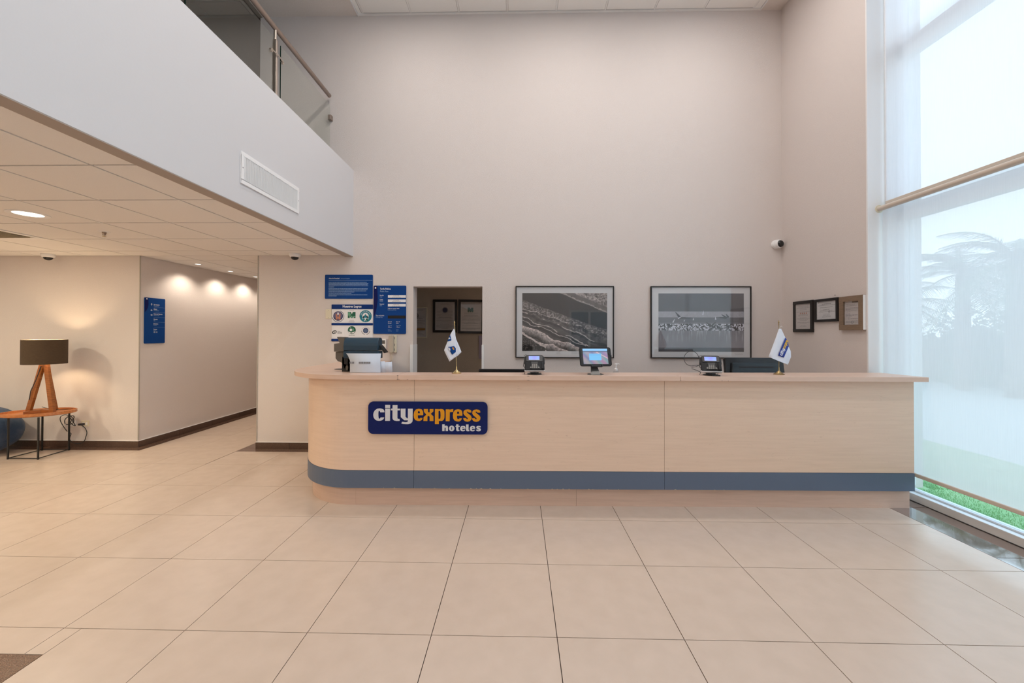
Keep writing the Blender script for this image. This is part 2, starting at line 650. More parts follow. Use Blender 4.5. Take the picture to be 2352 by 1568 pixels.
wall('trim_6', [(XF - 0.10, XF - 0.001, YE, YW, 2.384, 2.39)], mat('soffit_edge_paint', (0.40, 0.345, 0.305, 1), 0.8))
wall('floor_mezzanine', [(XE, XF - 0.10, YE, YW, 2.62, 3.45), (XE, XP, YW + 0.18, 3.44, 2.9, 3.45)], PLASTER_W)
wall('trim_1', [(XR - 0.006, 3.26, 1.805, 1.82, 0.0, 5.28), ], REVEAL)
# fine white corner beads of the plaster
wall('trim_2', [(XC - 0.004, XC + 0.006, YW - 0.006, YW + 0.004, 0.085, ZL)], BEAD)
wall('trim_3', [(XP - 0.006, XP + 0.004, YW - 0.006, YW + 0.004, 0.085, ZL)], BEAD)
# white metal casing strips on the lower half of the office doorway
d1 = wall('door_1', [(-1.523, -1.486, 2.99, 3.20, 0, 1.296), (-0.638, -0.612, 2.99, 3.20, 0, 1.294)], REVEAL)

# floor: slab, tiles and granite bands
floor = tag(MB().box(XE, 3.24, YE, 9.0, -0.12, -0.006).build('floor', GROUT), kind='structure')
G = 0.002


def slab_piece(name, m, x0, x1, y0, y1, parent, z0=-0.006, z1=0.0, g=G):
    cx, cy = (x0 + x1) / 2, (y0 + y1) / 2
    return MB().box(x0 + g, x1 - g, y0 + g, y1 - g, z0, z1).build(name, m, parent, origin=(cx, cy, z1))


src_tile = None
cells = []
for r in range(-3, 15):
    for c in range(-15, 5):
        x0, y0 = 0.6 * c, 0.6 * r
        x1, y1 = x0 + 0.6, y0 + 0.6
        if c == 4:
            x1 = 2.90
        if r >= 5 and not (-5.0 < x0 + 0.3 and x1 < -3.3):
            continue
        cells.append((x0, x1, y0, y1, r, c))
tile_shapes = {}


def put_tile(x0, x1, y0, y1):
    key = (round(x1 - x0, 3), round(y1 - y0, 3))
    if key in tile_shapes:
        piece(tile_shapes[key], floor, ((x0 + x1) / 2, (y0 + y1) / 2, 0.0))
    else:
        tile_shapes[key] = slab_piece('tile', TILE, x0, x1, y0, y1, floor)


for x0, x1, y0, y1, r, c in cells:
    if r == 4 and y1 > 2.875:
        y1 = 2.875 if not (x0 > -4.9 and x1 < -3.55) else 3.0
    if r >= 5 or (r == 4 and x0 > -5.0 and x1 < -3.3):
        # corridor: dark bands along both walls
        xa, xb = max(x0, XC + 0.12), min(x1, XP - 0.17)
        if xb - xa < 0.05:
            continue
        put_tile(xa, xb, y0, y1)
    elif c == -6 and r == 4:
        put_tile(x0, x1, y0, 2.875)
    else:
        # the granite inlay near the camera replaces the tiles there
        if r == -1 and c <= -4:
            if c == -4:
                put_tile(-2.312, x1, y0, y1)
                put_tile(x0, -2.312, -0.16, y1)
            else:
                put_tile(x0, x1, -0.16, y1)
        elif r < -1 and c <= -4:
            if c == -4:
                put_tile(-2.312, x1, y0, y1)
        else:
            put_tile(x0, x1, y0, y1)
slab_piece('granite_band', GRANITE, XE, XC + 0.12, 2.875, YW, floor)
slab_piece('granite_band', GRANITE, XC, XC + 0.12, YW, 9.0, floor)
slab_piece('granite_band', GRANITE, XP - 0.17, -2.2, 2.875, YW, floor)
slab_piece('granite_band', GRANITE, XP - 0.17, XP, YW, 9.0, floor)
for k in range(8):
    slab_piece('granite_band', GRANITE, 2.90, 3.232, -3.0 + k * 0.75, -2.25 + k * 0.75, floor)
slab_piece('granite_inlay', GRANITE, XE, -2.312, -1.36, -0.16, floor)
slab_piece('tile_field', TILE, XE, 3.23, YE, -1.8, floor)
slab_piece('office_floor', TILE, XP + 0.18, 3.0, 3.0, 4.6, floor)

# skirting
def skirting(name, x0, x1, y0, y1, along, step=0.6, first=None):
    root = empty(name, ((x0 + x1) / 2, (y0 + y1) / 2, 0), kind='structure')
    a, e = (x0, x1) if along == 'x' else (y0, y1)
    t = first if first is not None else a + step
    src = None
    while a < e - 1e-4:
        b = min(t, e)
        if along == 'x':
            MB().box(a + 0.0012, b - 0.0012, y0, y1, 0, 0.076).build('skirting_tile', GRANITE_D, root, bevel=0.001, seg=1)
        else:
            MB().box(x0, x1, a + 0.0012, b - 0.0012, 0, 0.076).build('skirting_tile', GRANITE_D, root, bevel=0.001, seg=1)
        a, t = b, b + step
    # white bead of sealant on top
    MB().box(x0, x1, y0, y1, 0.0762, 0.081).build('sealant_bead', WHITE, root)
    return root


skirting('baseboard_left', XE, XC + 0.012, YW - 0.012, YW, 'x', first=-8.47)
skirting('baseboard_corridor_left', XC, XC + 0.012, YW + 0.001, 9.0, 'y')
skirting('baseboard_back', XP - 0.012, -2.21, YW - 0.012, YW, 'x', first=-3.02)
skirting('baseboard_corridor_right', XP - 0.012, XP, YW + 0.001, 9.0, 'y')

# lower suspended ceiling
ceil_low = tag(MB().box(XE, XF - 0.10, YE, YW, ZL + 0.010, ZL + 0.05).box(XC, XP, YW, 9.0, ZL + 0.010, ZL + 0.05)
               .build('ceiling_lower', TBAR), kind='structure')


def ctile(shapes, parent, m, x0, x1, y0, y1, z, g=0.008, t=0.012):
    key = (round(x1 - x0, 3), round(y1 - y0, 3))
    if key in shapes:
        return piece(shapes[key], parent, ((x0 + x1) / 2, (y0 + y1) / 2, z))
    o = MB().box(x0 + g, x1 - g, y0 + g, y1 - g, z, z + t).build('ceiling_tile', m, parent, origin=((x0 + x1) / 2, (y0 + y1) / 2, z))
    shapes[key] = o
    return o


cs = {}
xl = [XF - 0.10, -2.64] + [-3.24 - 0.6 * k for k in range(10)]
yl = [0.315 + 0.6 * k for k in range(-5, 5)]
yl = [-3.2] + yl + [YW]
for i in range(len(xl) - 1):
    x1, x0 = xl[i], xl[i + 1]
    if x0 < XE:
        x0 = XE
    if x1 <= XE:
        break
    for j in range(len(yl) - 1):
        if abs(x0 + 5.64) < 0.01 and abs(yl[j] - 1.515) < 0.01:
            continue      # the air diffuser sits in this cell
        ctile(cs, ceil_low, CTILE, x0, x1, yl[j], yl[j + 1], ZL)
yy = [YW + 0.305 + 0.6 * k for k in range(10)] + [9.0]
ya = YW
for yb in yy:
    for x0, x1 in ((XC, -4.44), (-4.44, -3.84), (-3.84, XP)):
        ctile(cs, ceil_low, CTILE, x0, x1, ya, yb, ZL)
    ya = yb
tag(MB().box(XE, XF - 0.1, YE, -3.2, ZL - 0.002, ZL + 0.009).build('ceiling_lower_rear', CTILE), kind='structure')
tag(MB().box(XP + 0.18, 1.6, YW + 0.18, 4.6, ZL, ZL + 0.1).build('ceiling_office', PLASTER_C), kind='structure')

# high ceiling: plaster margins, tiled field
ceil = tag(MB().box(-3.46, -2.205, YE, YW, ZC, ZC + 0.25).box(2.765, 3.5, YE, YW, ZC, ZC + 0.25)
           .box(-2.205, 2.765, YE, YW, ZC + 0.014, ZC + 0.25).build('ceiling', PLASTER_C), kind='structure')
MB().box(-2.205, -2.19, YE, YW, ZC - 0.008, ZC + 0.014).box(2.75, 2.765, YE, YW, ZC - 0.008, ZC + 0.014).build('edge_bead', REVEAL, ceil)
MB().box(-2.188, -2.146, YE, YW, ZC + 0.004, ZC + 0.012).box(2.675, 2.748, YE, YW, ZC + 0.004, ZC + 0.012).build('margin_strip', CTILE_W, ceil)
MB().box(-2.19, 2.75, YW - 0.03, YW, ZC - 0.004, ZC + 0.010).build('wall_angle', CTILE, ceil)
xs = [-2.13 + 0.599 * k for k in range(9)]
ch = {}
for j in range(6):
    for i in range(8):
        ctile(ch, ceil, CTILE_W, xs[i], xs[i + 1], YW - 0.03 - 0.6 * (j + 1), YW - 0.03 - 0.6 * j, ZC, g=0.013, t=0.012)
for x in xs:
    MB().box(x - 0.010, x + 0.010, -0.62, YW - 0.03, ZC + 0.003, ZC + 0.013).build('grid_bar', CTILE, ceil)
MB().box(-2.13, 2.66, YE, -0.62, ZC, ZC + 0.012).build('tile_field', CTILE_W, ceil)
# taller recess over the mezzanine landing
ceil_up = tag(MB().box(XE, -3.46, YE, 3.6, 5.79, 5.9).box(-3.46, -3.41, YE, YW, 5.39, 5.9).build('ceiling_upper', RECESS_SHADE), kind='structure')
cu = {}
for i in range(8):
    for j in range(8):
        y1 = 3.44 - (0.23 if j else 0) - 0.6 * max(0, j - 1)
        y0 = 3.21 - 0.6 * j
        x1 = -3.84 - 0.6 * i if i else -3.84
        x1 = -3.84 - 0.6 * i
        x0 = max(XE, x1 - 0.6)
        if x1 > XE:
            ctile(cu, ceil_up, RECESS_SHADE, x0, x1, y0, y1, 5.772)
ctile(cu, ceil_up, RECESS_SHADE, -3.84, -3.47, 0.21, 3.44, 5.772)

# ------------------------------------------------------------------ window wall
win = empty('window_1', (3.32, 0, 0), kind='structure')
MB().box(3.232, 3.38, YE, 1.82, -0.02, 0.064).build('curb', REVEAL, win, bevel=0.004)
MB().box(3.29, 3.35, YE, 1.82, 0.0645, 0.078).build('bottom_rail', ALU, win, bevel=0.003)
MB().box(3.27, 3.36, YE, 1.82, 2.47, 2.60).build('transom', ALU, win, bevel=0.003)
MB().box(3.27, 3.36, YE, 1.82, 3.93, 4.07).build('transom', ALU, win, bevel=0.003)
MB().box(3.27, 3.36, YE, 1.82, 5.2, 5.28).build('top_rail', ALU, win, bevel=0.003)
for y in (1.80, -0.45, -2.6, -4.8, -6.96):
    MB().box(3.27, 3.36, y - 0.06, y + 0.02, 0.1, 5.22).build('mullion', ALU, win, bevel=0.003)
tag(MB().prism([(3.236, YE)] + [(3.222 + 0.006 * noise.noise(Vector((0, k * 3.7, 0))), YE + 8.8 * k / 240) for k in range(241)][::1] + [(3.236, 1.8)], 0.0, 0.003).build('trim_4', INK), kind='structure')
for y0, y1 in ((-0.43, 1.74), (-2.58, -0.51), (-4.78, -2.66), (-6.94, -4.86)):
    for z0, z1 in ((0.078, 2.47), (2.60, 3.93), (4.07, 5.2)):
        MB().box(3.312, 3.318, y0, y1, z0, z1).build('pane', GLASS, win)

w2 = empty('door_2', (2.45, YE - 0.1, 0), kind='structure')
MB().box(1.7, 3.2, YE - 0.12, YE - 0.06, 0, 0.08).box(1.7, 3.2, YE - 0.12, YE - 0.06, 2.22, 2.3).build('frame_rail', ALU, w2)
for x in (1.74, 2.45, 3.16):
    MB().box(x - 0.04, x + 0.04, YE - 0.12, YE - 0.06, 0.08, 2.22).build('stile', ALU, w2)
MB().box(1.7, 3.2, YE - 0.095, YE - 0.085, 0, 2.3).build('pane', see_through('tinted_door_glass', (0.22, 0.30, 0.33, 1)), w2)


def roller(y0, y1, ztube, zbot, x, label, group, bracket=True, wavy=False):
    root = empty('roller_blind', (x, (y0 + y1) / 2, zbot), label, 'window blind', group)
    ny, nz = 60, 24
    vs, fs = [], []
    for j in range(nz + 1):
        for i in range(ny + 1):
            y = y0 + (y1 - y0) * i / ny
            z = zbot + (ztube - zbot) * j / nz
            q = max(0.0, 1 - (z - zbot) / 1.1) if wavy else 0.0
            dx = 0.004 * q * sin(y * 34 + 1.3 * sin(y * 9)) + 0.0012 * sin(y * 11 + z * 2)
            vs.append((x + dx, y, z))
    for j in range(nz):
        for i in range(ny):
            a = j * (ny + 1) + i
            fs.append((a, a + 1, a + ny + 2, a + ny + 1))
    MB().add(vs, fs, True).build('fabric', BLIND, root)
    tu = MB().tube([(x - 0.012, y0, ztube + 0.012), (x - 0.012, y1 + (0.02 if y1 > 1 else 0.0), ztube + 0.012)], 0.023, 16).build('tube', BEIGE_M, root)
    MB().box(x - 0.012, x + 0.010, y0, y1, zbot - 0.004, zbot + 0.026).build('hem_bar', BEIGE_M, root, bevel=0.005)
    if bracket:
        MB().lathe([(0.0, 0.0), (0.036, 0.0), (0.040, 0.008), (0.036, 0.016), (0.026, 0.018), (0.024, 0.006), (0.0, 0.006)],
                   (x - 0.012, y1 + 0.018, ztube + 0.012), 24, 'y').build('bracket', IVORY, tu)
    return root


BX = 3.12
roller(-0.45, 1.785, 2.575, 0.262, BX, 'lower white sunscreen roller blind, palm trees showing through it', 'white roller blinds over the tall window', True)
roller(-0.45, 1.785, 5.20, 2.625, BX + 0.035, 'upper white sunscreen roller blind reaching to the high ceiling', 'white roller blinds over the tall window', False, True)
roller(-2.62, -0.452, 2.575, 0.262, BX, 'lower white roller blind beyond the picture edge, further along the window', 'white roller blinds over the tall window', False)
roller(-2.62, -0.452, 5.20, 2.625, BX + 0.035, 'upper white roller blind beyond the picture edge, further along the window', 'white roller blinds over the tall window', False)
roller(-4.82, -2.66, 5.20, 0.4, BX, 'full height white roller blind near the rear of the window wall', 'white roller blinds over the tall window', False)
# pale side channel between the reveal and the blind
tag(MB().box(3.165, 3.21, 1.79, 1.806, 0.066, 5.28).build('trim_5', ALU), kind='structure')

# ------------------------------------------------------------------ outside
tag(MB().box(3.38, 5.2, -40, 60, -0.2, 0.045).build('ground_lawn', mat('lawn_soil', (0.24, 0.46, 0.20, 1), 0.9, var=((3, 3, 3), (0.32, 0.52, 0.26, 1), 0.4, 0.6))), kind='structure')
vs, fs = [], []
for k in range(52000):
    d = 3.40 + 1.75 * random.random() ** 1.7
    y = -1.5 + 7.5 * random.random()
    if d < 3.53 and y > 1.78:
        d += 0.15
    h = random.uniform(0.008, 0.024)
    a = random.uniform(0, pi)
    w = 0.0022
    lx, ly = random.uniform(-0.010, 0.010), random.uniform(-0.010, 0.010)
    o = len(vs)
    vs += [(d - w * cos(a), y - w * sin(a), 0.044), (d + w * cos(a), y + w * sin(a), 0.044), (d + lx, y + ly, 0.044 + h)]
    fs.append((o, o + 1, o + 2))
tag(MB().add(vs, fs).build('lawn_grass', GRASS), 'bright green lawn grass outside beneath the blind', 'grass', kind='stuff')
tag(MB().box(5.2, 60, -40, 60, -0.2, 0.012).build('path', PAVING), kind='structure')
tag(MB().box(15.2, 15.4, -20, 40, 0.0, 1.25).box(15.15, 15.45, -20, 40, 1.25, 1.32).build('wall_garden', RENDER_W), kind='structure')


def palm(x, y, h, r, n, label, seed):
    rd = random.Random(seed)
    root = empty('palm_tree', (x, y, 0), label, 'palm tree', 'palm trees outside the window')
    pts = [(x + 0.10 * sin(t * 2) * t, y + 0.08 * t, h * t) for t in [k / 10 for k in range(11)]]
    MB().tube(pts, [0.17 - 0.005 * k + (0.012 if k % 2 else 0) for k in range(11)], 12).build('trunk', BARK, root)
    cx, cy, cz = pts[-1]
    for k in range(n):
        az = 2 * pi * k / n + rd.uniform(-0.15, 0.15)
        el = rd.uniform(-0.2, 1.25)
        L = r * rd.uniform(0.85, 1.1)
        dr = Vector((cos(az), sin(az), 0))
        P = []
        for i in range(15):
            t = i / 14
            rad = L * (t * cos(el * (1 - 0.3 * t)))
            hz = L * (t * sin(el) - 0.75 * t * t * (0.7 + 0.3 * cos(el)))
            P.append(Vector((cx, cy, cz)) + dr * rad + Vector((0, 0, hz)))
        b = MB().tube(P, [0.018 * (1 - 0.8 * i / 14) for i in range(15)], 4)
        side = Vector((-sin(az), cos(az), 0))
        vs, fs = [], []
        for i in range(2, 56):
            t = i / 56 * 14
            i0 = int(t)
            p = P[i0].lerp(P[min(14, i0 + 1)], t - i0)
            ln = 0.42 * r / 1.6 * sin(pi * min(1, i / 56 * 0.93 + 0.07)) + 0.06
            tg = (P[min(14, i0 + 1)] - P[i0]).normalized()
            for s in (-1, 1):
                q = p + (side * s * 0.85 + tg * 0.5 + Vector((0, 0, -0.28 + rd.uniform(-0.1, 0.1)))) * ln
                o = len(vs)
                vs += [p - tg * 0.012, p + tg * 0.012, q]
                fs.append((o, o + 1, o + 2))
        b.add(vs, fs)
        b.build('frond', LEAF, root)
    return root


palm(11.2, 8.6, 3.0, 1.9, 22, 'feathery palm tree seen through the blind, nearest the middle', 1)
palm(11.0, 7.35, 3.15, 1.8, 22, 'feathery palm tree seen through the blind at the right picture edge', 2)
palm(11.6, 10.8, 2.35, 1.9, 22, 'low spreading palm tree seen through the blind, closest to the window frame', 3)
palm(13.5, 5.6, 3.6, 2.0, 18, 'palm tree further along the garden, beyond the right picture edge', 4)


def shrub(x, y, rx, ry, h, seed, label):
    rd = random.Random(seed)
    root = empty('garden_shrub', (x, y, 0), label, 'shrub', 'shrubs behind the lawn')
    vs, fs = [], []
    for k in range(1500):
        a, b = rd.uniform(0, 2 * pi), math.acos(rd.uniform(-0.1, 1))
        q = rd.uniform(0.75, 1.05) * (1 + 0.16 * sin(3 * a + seed) + 0.1 * sin(7 * a + 3 * b))
        p = Vector((x + rx * q * sin(b) * cos(a), y + ry * q * sin(b) * sin(a), 0.15 + (h - 0.15) * q * cos(b) * 0.97 + 0.05))
        d1_ = Vector((rd.uniform(-1, 1), rd.uniform(-1, 1), rd.uniform(-1, 1))).normalized() * 0.10
        d2_ = d1_.orthogonal().normalized() * 0.06
        o = len(vs)
        vs += [p - d1_, p + d2_, p + d1_, p - d2_]
        fs.append((o, o + 1, o + 2, o + 3))
    MB().add(vs, fs).build('leaves', LEAF, root)['kind'] = 'stuff'
    prof = [(0.75 * cos(t), 0.75 * sin(t)) for t in [k * pi / 16 for k in range(9)]]
    MB().lathe([(max(1e-6, p[0]) * rx, p[1] * h) for p in prof], (x, y, 0), 14, sy=ry / rx).build('core', LEAF, root)


shr_lab = ['dense shrub in front of the garden wall, beyond the tallest palm', 'broad shrub behind the rightmost palm',
           'tall shrub between the first two palms', 'rounded shrub near the far end of the garden',
           'low shrub at the far left of the garden view']
for k, (x, y, rx, ry, h) in enumerate([(13.2, 10.2, 1.0, 1.6, 2.2), (13.0, 7.6, 1.0, 1.5, 2.3), (13.4, 8.9, 0.9, 1.3, 2.5), (13.2, 12.6, 1.0, 1.5, 1.9), (12.9, 14.6, 1.0, 1.3, 1.3)]):
    shrub(x, y, rx, ry, h, 10 + k, shr_lab[k])

# ------------------------------------------------------------------ mezzanine balustrade
XB = -2.53
bal = empty('glass_balustrade', (XB, 0.8, 3.45), 'steel and glass balustrade on the mezzanine edge above the lobby', 'balustrade')
MB().tube([(XB, -6.8, 4.365), (XB, 2.955, 4.365)], 0.024, 20).build('handrail', STEEL_W, bal)
posts = (-5.6, -3.7, -1.9, 0.0, 1.853)
for k, y in enumerate(posts):
    post = MB().box(XB - 0.02, XB + 0.02, y - 0.014, y + 0.014, 3.45, 4.25).tube([(XB, y, 4.24), (XB, y, 4.35)], 0.013, 12)
    post = post.build('post', STEEL, bal, bevel=0.003)
    for z in (3.60, 4.10):
        MB().tube([(XB + 0.022, y - 0.075, z + 0.002), (XB + 0.034, y, z), (XB + 0.022, y + 0.10, z)], 0.0055, 8)\
            .lathe([(0, -0.012), (0.017, -0.012), (0.017, 0.008), (0, 0.010)], (XB + 0.012, y - 0.075, z), 14, 'x')\
            .lathe([(0, -0.012), (0.017, -0.012), (0.017, 0.008), (0, 0.010)], (XB + 0.012, y + 0.10, z), 14, 'x').build('clamp_arm', STEEL, post)
panels = [(-5.5, -3.8), (-3.6, -2.0), (-1.8, -0.1), (0.817, 1.822), (1.938, 2.968)]
for y0, y1 in ((-5.52, -3.78), (-3.62, -1.98), (-1.82, -0.10), (0.10, 0.80), (0.817, 1.822), (1.938, 2.968)):
    MB().box(XB - 0.004, XB + 0.004, y0, y1, 3.47, 4.255).build('glass_panel', GLASS_RAIL, bal)
    MB().box(XB - 0.004, XB + 0.0045, y0 - 0.0005, y0 + 0.003, 3.47, 4.255).build('glass_edge', GLASS_EDGE, bal)
MB().box(XB - 0.02, XB + 0.02, 2.955, YW, 4.075, 4.135).build('wall_clamp', STEEL_W, bal, bevel=0.003)

# return air grille on the mezzanine front
gr = empty('air_grille', (XF, 1.375, 2.54), 'white slatted air grille on the mezzanine front', 'air vent')
y0, y1, z0, z1 = 0.982, 1.765, 2.546, 2.786
b = MB()
b.box(XF, XF + 0.010, y0, y1, z0, z0 + 0.030).box(XF, XF + 0.010, y0, y1, z1 - 0.030, z1)
b.box(XF, XF + 0.010, y0, y0 + 0.036, z0 + 0.030, z1 - 0.030).box(XF, XF + 0.010, y1 - 0.030, y1, z0 + 0.030, z1 - 0.030)
b.build('frame', WHITE, gr, bevel=0.003)
MB().box(XF + 0.0005, XF + 0.0015, y0 + 0.03, y1 - 0.03, z0 + 0.03, z1 - 0.03).build('backing', TBAR, gr)
n = 38
src = None
for k in range(n):
    y = y0 + 0.044 + (y1 - y0 - 0.082) * k / (n - 1)
    if src is None:
        T = Matrix.Translation((XF + 0.007, y, 0)) @ Matrix.Rotation(0.3, 4, 'Z')
        src = MB(T).box(-0.0055, 0.0055, -0.0016, 0.0016, z0 + 0.031, z1 - 0.031).build('slat', WHITE, gr, origin=(XF, y, z0))
    else:
        piece(src, gr, (XF, y, z0))
for y in (y0 + 0.018, y1 - 0.014):
    MB().lathe([(0.0, 0.0115), (0.005, 0.0105), (0.005, 0.009)], (XF, y, (z0 + z1) / 2), 10, 'x').build('screw', INK_G, gr)

# ------------------------------------------------------------------ ceiling fittings
def downlight(x, y, z, r, label, group, glowm, energy, color, name='downlight', spot=None):
    root = empty(name, (x, y, z), label, 'ceiling light', group)
    MB().lathe([(r * 0.70, 0.010), (r * 0.72, -0.002), (r * 0.86, -0.006), (r, -0.004), (r * 1.02, 0.0)], (x, y, z - 0.001), 40, cap=False).build('trim_ring', WHITE, root)
    MB().lathe([(0.0, 0.0015), (r * 0.72, 0.0015)], (x, y, z - 0.0022), 32).build('diffuser', glowm, root)
    if energy:
        if spot:
            lamp('SPOT', 'light', (x, y, z - 0.03), energy, color, 0.03, root, spot, 0.7)
        else:
            lamp('AREA', 'light', (x, y, z - 0.012), energy, color, r * 1.4, root)
    return root


WARM = (1.0, 0.87, 0.64)
downlight(-4.172, 1.242, ZL, 0.122, 'large round warm downlight in the low tiled ceiling', 'round downlights in the low ceiling', GLOW_W, LIGHT_LOW, WARM)
for x, y, t in ((-6.4, 1.3, 'round downlight in the low ceiling, beyond the left picture edge'), (-4.17, -1.3, 'round downlight in the low ceiling above the left of the camera'),
                (-6.4, -1.3, 'round downlight far left in the low ceiling'), (-7.9, 0.0, 'round downlight by the far left wall'), (-3.3, -3.6, 'round downlight behind the camera on the left'), (-5.8, -3.8, 'round downlight at the rear of the low ceiling')):
    downlight(x, y, ZL, 0.122, t, 'round downlights in the low ceiling', GLOW_W, LIGHT_LOW, WARM)
cl = ['first', 'second', 'third', 'fourth', 'fifth']
for k, (x, y) in enumerate([(-4.70, 3.62), (-4.72, 4.28), (-4.73, 4.90), (-4.73, 5.55), (-4.73, 6.2)]):
    downlight(x, y, ZL, 0.05, 'small recessed spotlight in the corridor, %s from the lobby' % cl[k], 'corridor spotlights along the wall', GLOW_N, LIGHT_CORR, (1.0, 0.86, 0.70), 'recessed_spotlight', radians(135))
hl = [(-1.5, 1.75), (0.3, 1.75), (1.9, 1.75), (-1.5, -0.6), (0.3, -0.6), (1.9, -0.6), (-0.6, -3.2), (1.4, -3.2)]
hn = ['front left', 'front middle', 'front right', 'middle left', 'centre', 'middle right', 'rear left', 'rear right']
for k, (x, y) in enumerate(hl):
    downlight(x, y, ZC, 0.11, 'round ceiling light in the high tiled ceiling, %s of the field' % hn[k], 'ceiling lights of the high ceiling', GLOW_N, LIGHT_MAIN, (1.0, 0.93, 0.88), 'ceiling_light')
# unseen lamp, added to brighten the dim office behind the doorway
downlight(0.4, 3.9, ZL, 0.10, 'unseen ceiling light added to brighten the back office, beside the doorway', 'added office light', GLOW_N, 5.0, (1.0, 0.88, 0.75), 'ceiling_light')

# air diffuser in the low ceiling
dx0, dx1, dy0, dy1 = -5.64, -5.04, 1.515, 2.115
df = empty('air_diffuser', (-5.34, 1.815, ZL), 'square louvred air diffuser in the low ceiling at the picture edge', 'air vent')
b = MB()
for q in ((dx0 + 0.006, dx1 - 0.006, dy0 + 0.006, dy0 + 0.07), (dx0 + 0.006, dx1 - 0.006, dy1 - 0.07, dy1 - 0.006), (dx0 + 0.006, dx0 + 0.07, dy0 + 0.07, dy1 - 0.07), (dx1 - 0.07, dx1 - 0.006, dy0 + 0.07, dy1 - 0.07)):
    b.box(*q, ZL - 0.004, ZL + 0.012)
b.build('frame', WHITE, df, bevel=0.003)
MB().box(dx0 + 0.07, dx1 - 0.07, dy0 + 0.07, dy1 - 0.07, ZL + 0.004, ZL + 0.008).build('backing', TBAR, df)
for k in range(9):
    y = dy0 + 0.095 + 0.051 * k
    T = Matrix.Translation((0, y, ZL + 0.0)) @ Matrix.Rotation(0.7, 4, 'X')
    MB(T).box(dx0 + 0.075, dx1 - 0.075, -0.018, 0.018, -0.001, 0.001).build('louvre', IVORY, df)
# sprinkler
sp = empty('fire_sprinkler', (-4.141, 1.811, ZL), 'small metal fire sprinkler hanging from the low tiled ceiling', 'sprinkler')
MB().lathe([(0.0, 0.0), (0.044, 0.0), (0.040, -0.004), (0.018, -0.007), (0.018, -0.002)], (-4.141, 1.811, ZL), 24).build('flange', WHITE, sp)
MB().lathe([(0.017, -0.002), (0.017, -0.018), (0.010, -0.022), (0.010, -0.030), (0.004, -0.032), (0.004, -0.045), (0.0, -0.046)], (-4.141, 1.811, ZL), 14)\
    .tube([(-4.155, 1.811, ZL - 0.018), (-4.157, 1.811, ZL - 0.035), (-4.141, 1.811, ZL - 0.046)], 0.002, 6)\
    .tube([(-4.127, 1.811, ZL - 0.018), (-4.125, 1.811, ZL - 0.035), (-4.141, 1.811, ZL - 0.046)], 0.002, 6).build('sprinkler_head', STEEL_W, sp)
MB().lathe([(0.0, -0.046), (0.014, -0.046), (0.014, -0.049), (0.0, -0.049)], (-4.141, 1.811, ZL), 16).build('deflector', BRASS_D, sp)


def dome_cam(x, y, label, tilt=0.0):
    root = empty('dome_camera', (x, y, ZL), label, 'security camera', 'dome security cameras')
    MB().lathe([(0.0, 0.0), (0.064, 0.0), (0.066, -0.012), (0.062, -0.030), (0.050, -0.040), (0.044, -0.041)], (x, y, ZL - 0.001), 36).build('housing', WHITE, root)
    MB().lathe([(0.044 * cos(t), -0.040 - 0.036 * sin(t)) for t in [k * pi / 14 for k in range(8)]], (x, y, ZL - 0.001), 30).build('dome', BLACK, root)
    MB().lathe([(0.0, 0.0), (0.010, 0.0), (0.010, -0.012), (0.0, -0.014)], (x + 0.006, y - 0.036, ZL - 0.050), 12).build('lens', DKGREY, root)


dome_cam(-6.0, 2.90, 'white dome camera on the low ceiling above the table lamp')
dome_cam(-2.916, 2.90, 'white dome camera on the low ceiling above the blue notices')
r3 = empty('dome_camera', (2.935, YW, 2.524), 'white dome camera high on the wall in the right corner', 'security camera', 'dome security cameras')
T = Matrix.Translation((2.935, YW, 2.524)) @ Matrix.Rotation(radians(90), 4, 'X') @ Matrix.Rotation(radians(18), 4, 'Y')
MB(Matrix.Translation((2.935, YW, 2.524)) @ Matrix.Rotation(radians(90), 4, 'X')).lathe([(0, -0.003), (0.054, -0.003), (0.056, 0.012), (0.053, 0.03), (0.046, 0.04)], n=32).build('mount', WHITE, r3)
MB(T).lathe([(0.052, 0.026), (0.054, 0.045), (0.048, 0.062), (0.042, 0.064)], n=32).build('housing', WHITE, r3)
MB(T).lathe([(0.0425 * cos(t), 0.060 + 0.034 * sin(t)) for t in [k * pi / 14 for k in range(8)]], n=30).build('dome', BLACK, r3)

# ------------------------------------------------------------------ reception counter
SL = 0.0137


def cy_body(x, off=0.0):
    return 1.392 - off + SL * (x + 0.88)


ACX, ACY = -1.60, 2.0


def outline(rx, ry, x_end, back=3.0, n=22, x_start=None):
    """plan line of a counter face: from the wall along the short leg, round the corner, along the front"""
    pts = []
    a = arc(ACX, ACY, rx, ry, pi, 1.5 * pi, n)
    yc = a[-1][1]
    return [(ACX - rx, back)] + a, yc


def face_strip(rx, ry, s0, s1, z0, z1, thick, slope=SL):
    """points along the path between the stations s0..s1 ('leg' = wall end, float x = on the front)"""
    pts, yc = outline(rx, ry, None)
    path = []
    if s0 == 'leg':
        path += pts
    else:
        path.append((s0, yc + slope * (s0 - ACX)))
    path.append((s1, yc + slope * (s1 - ACX)))
    # offset inwards
    inner = []
    for i, p in enumerate(path):
        a = Vector(path[max(0, i - 1)])
        b_ = Vector(path[min(len(path) - 1, i + 1)])
        t = (b_ - a).normalized()
        nrm = Vector((-t.y, t.x))
        inner.append((p[0] + nrm.x * thick, p[1] + nrm.y * thick))
    return path + inner[::-1]


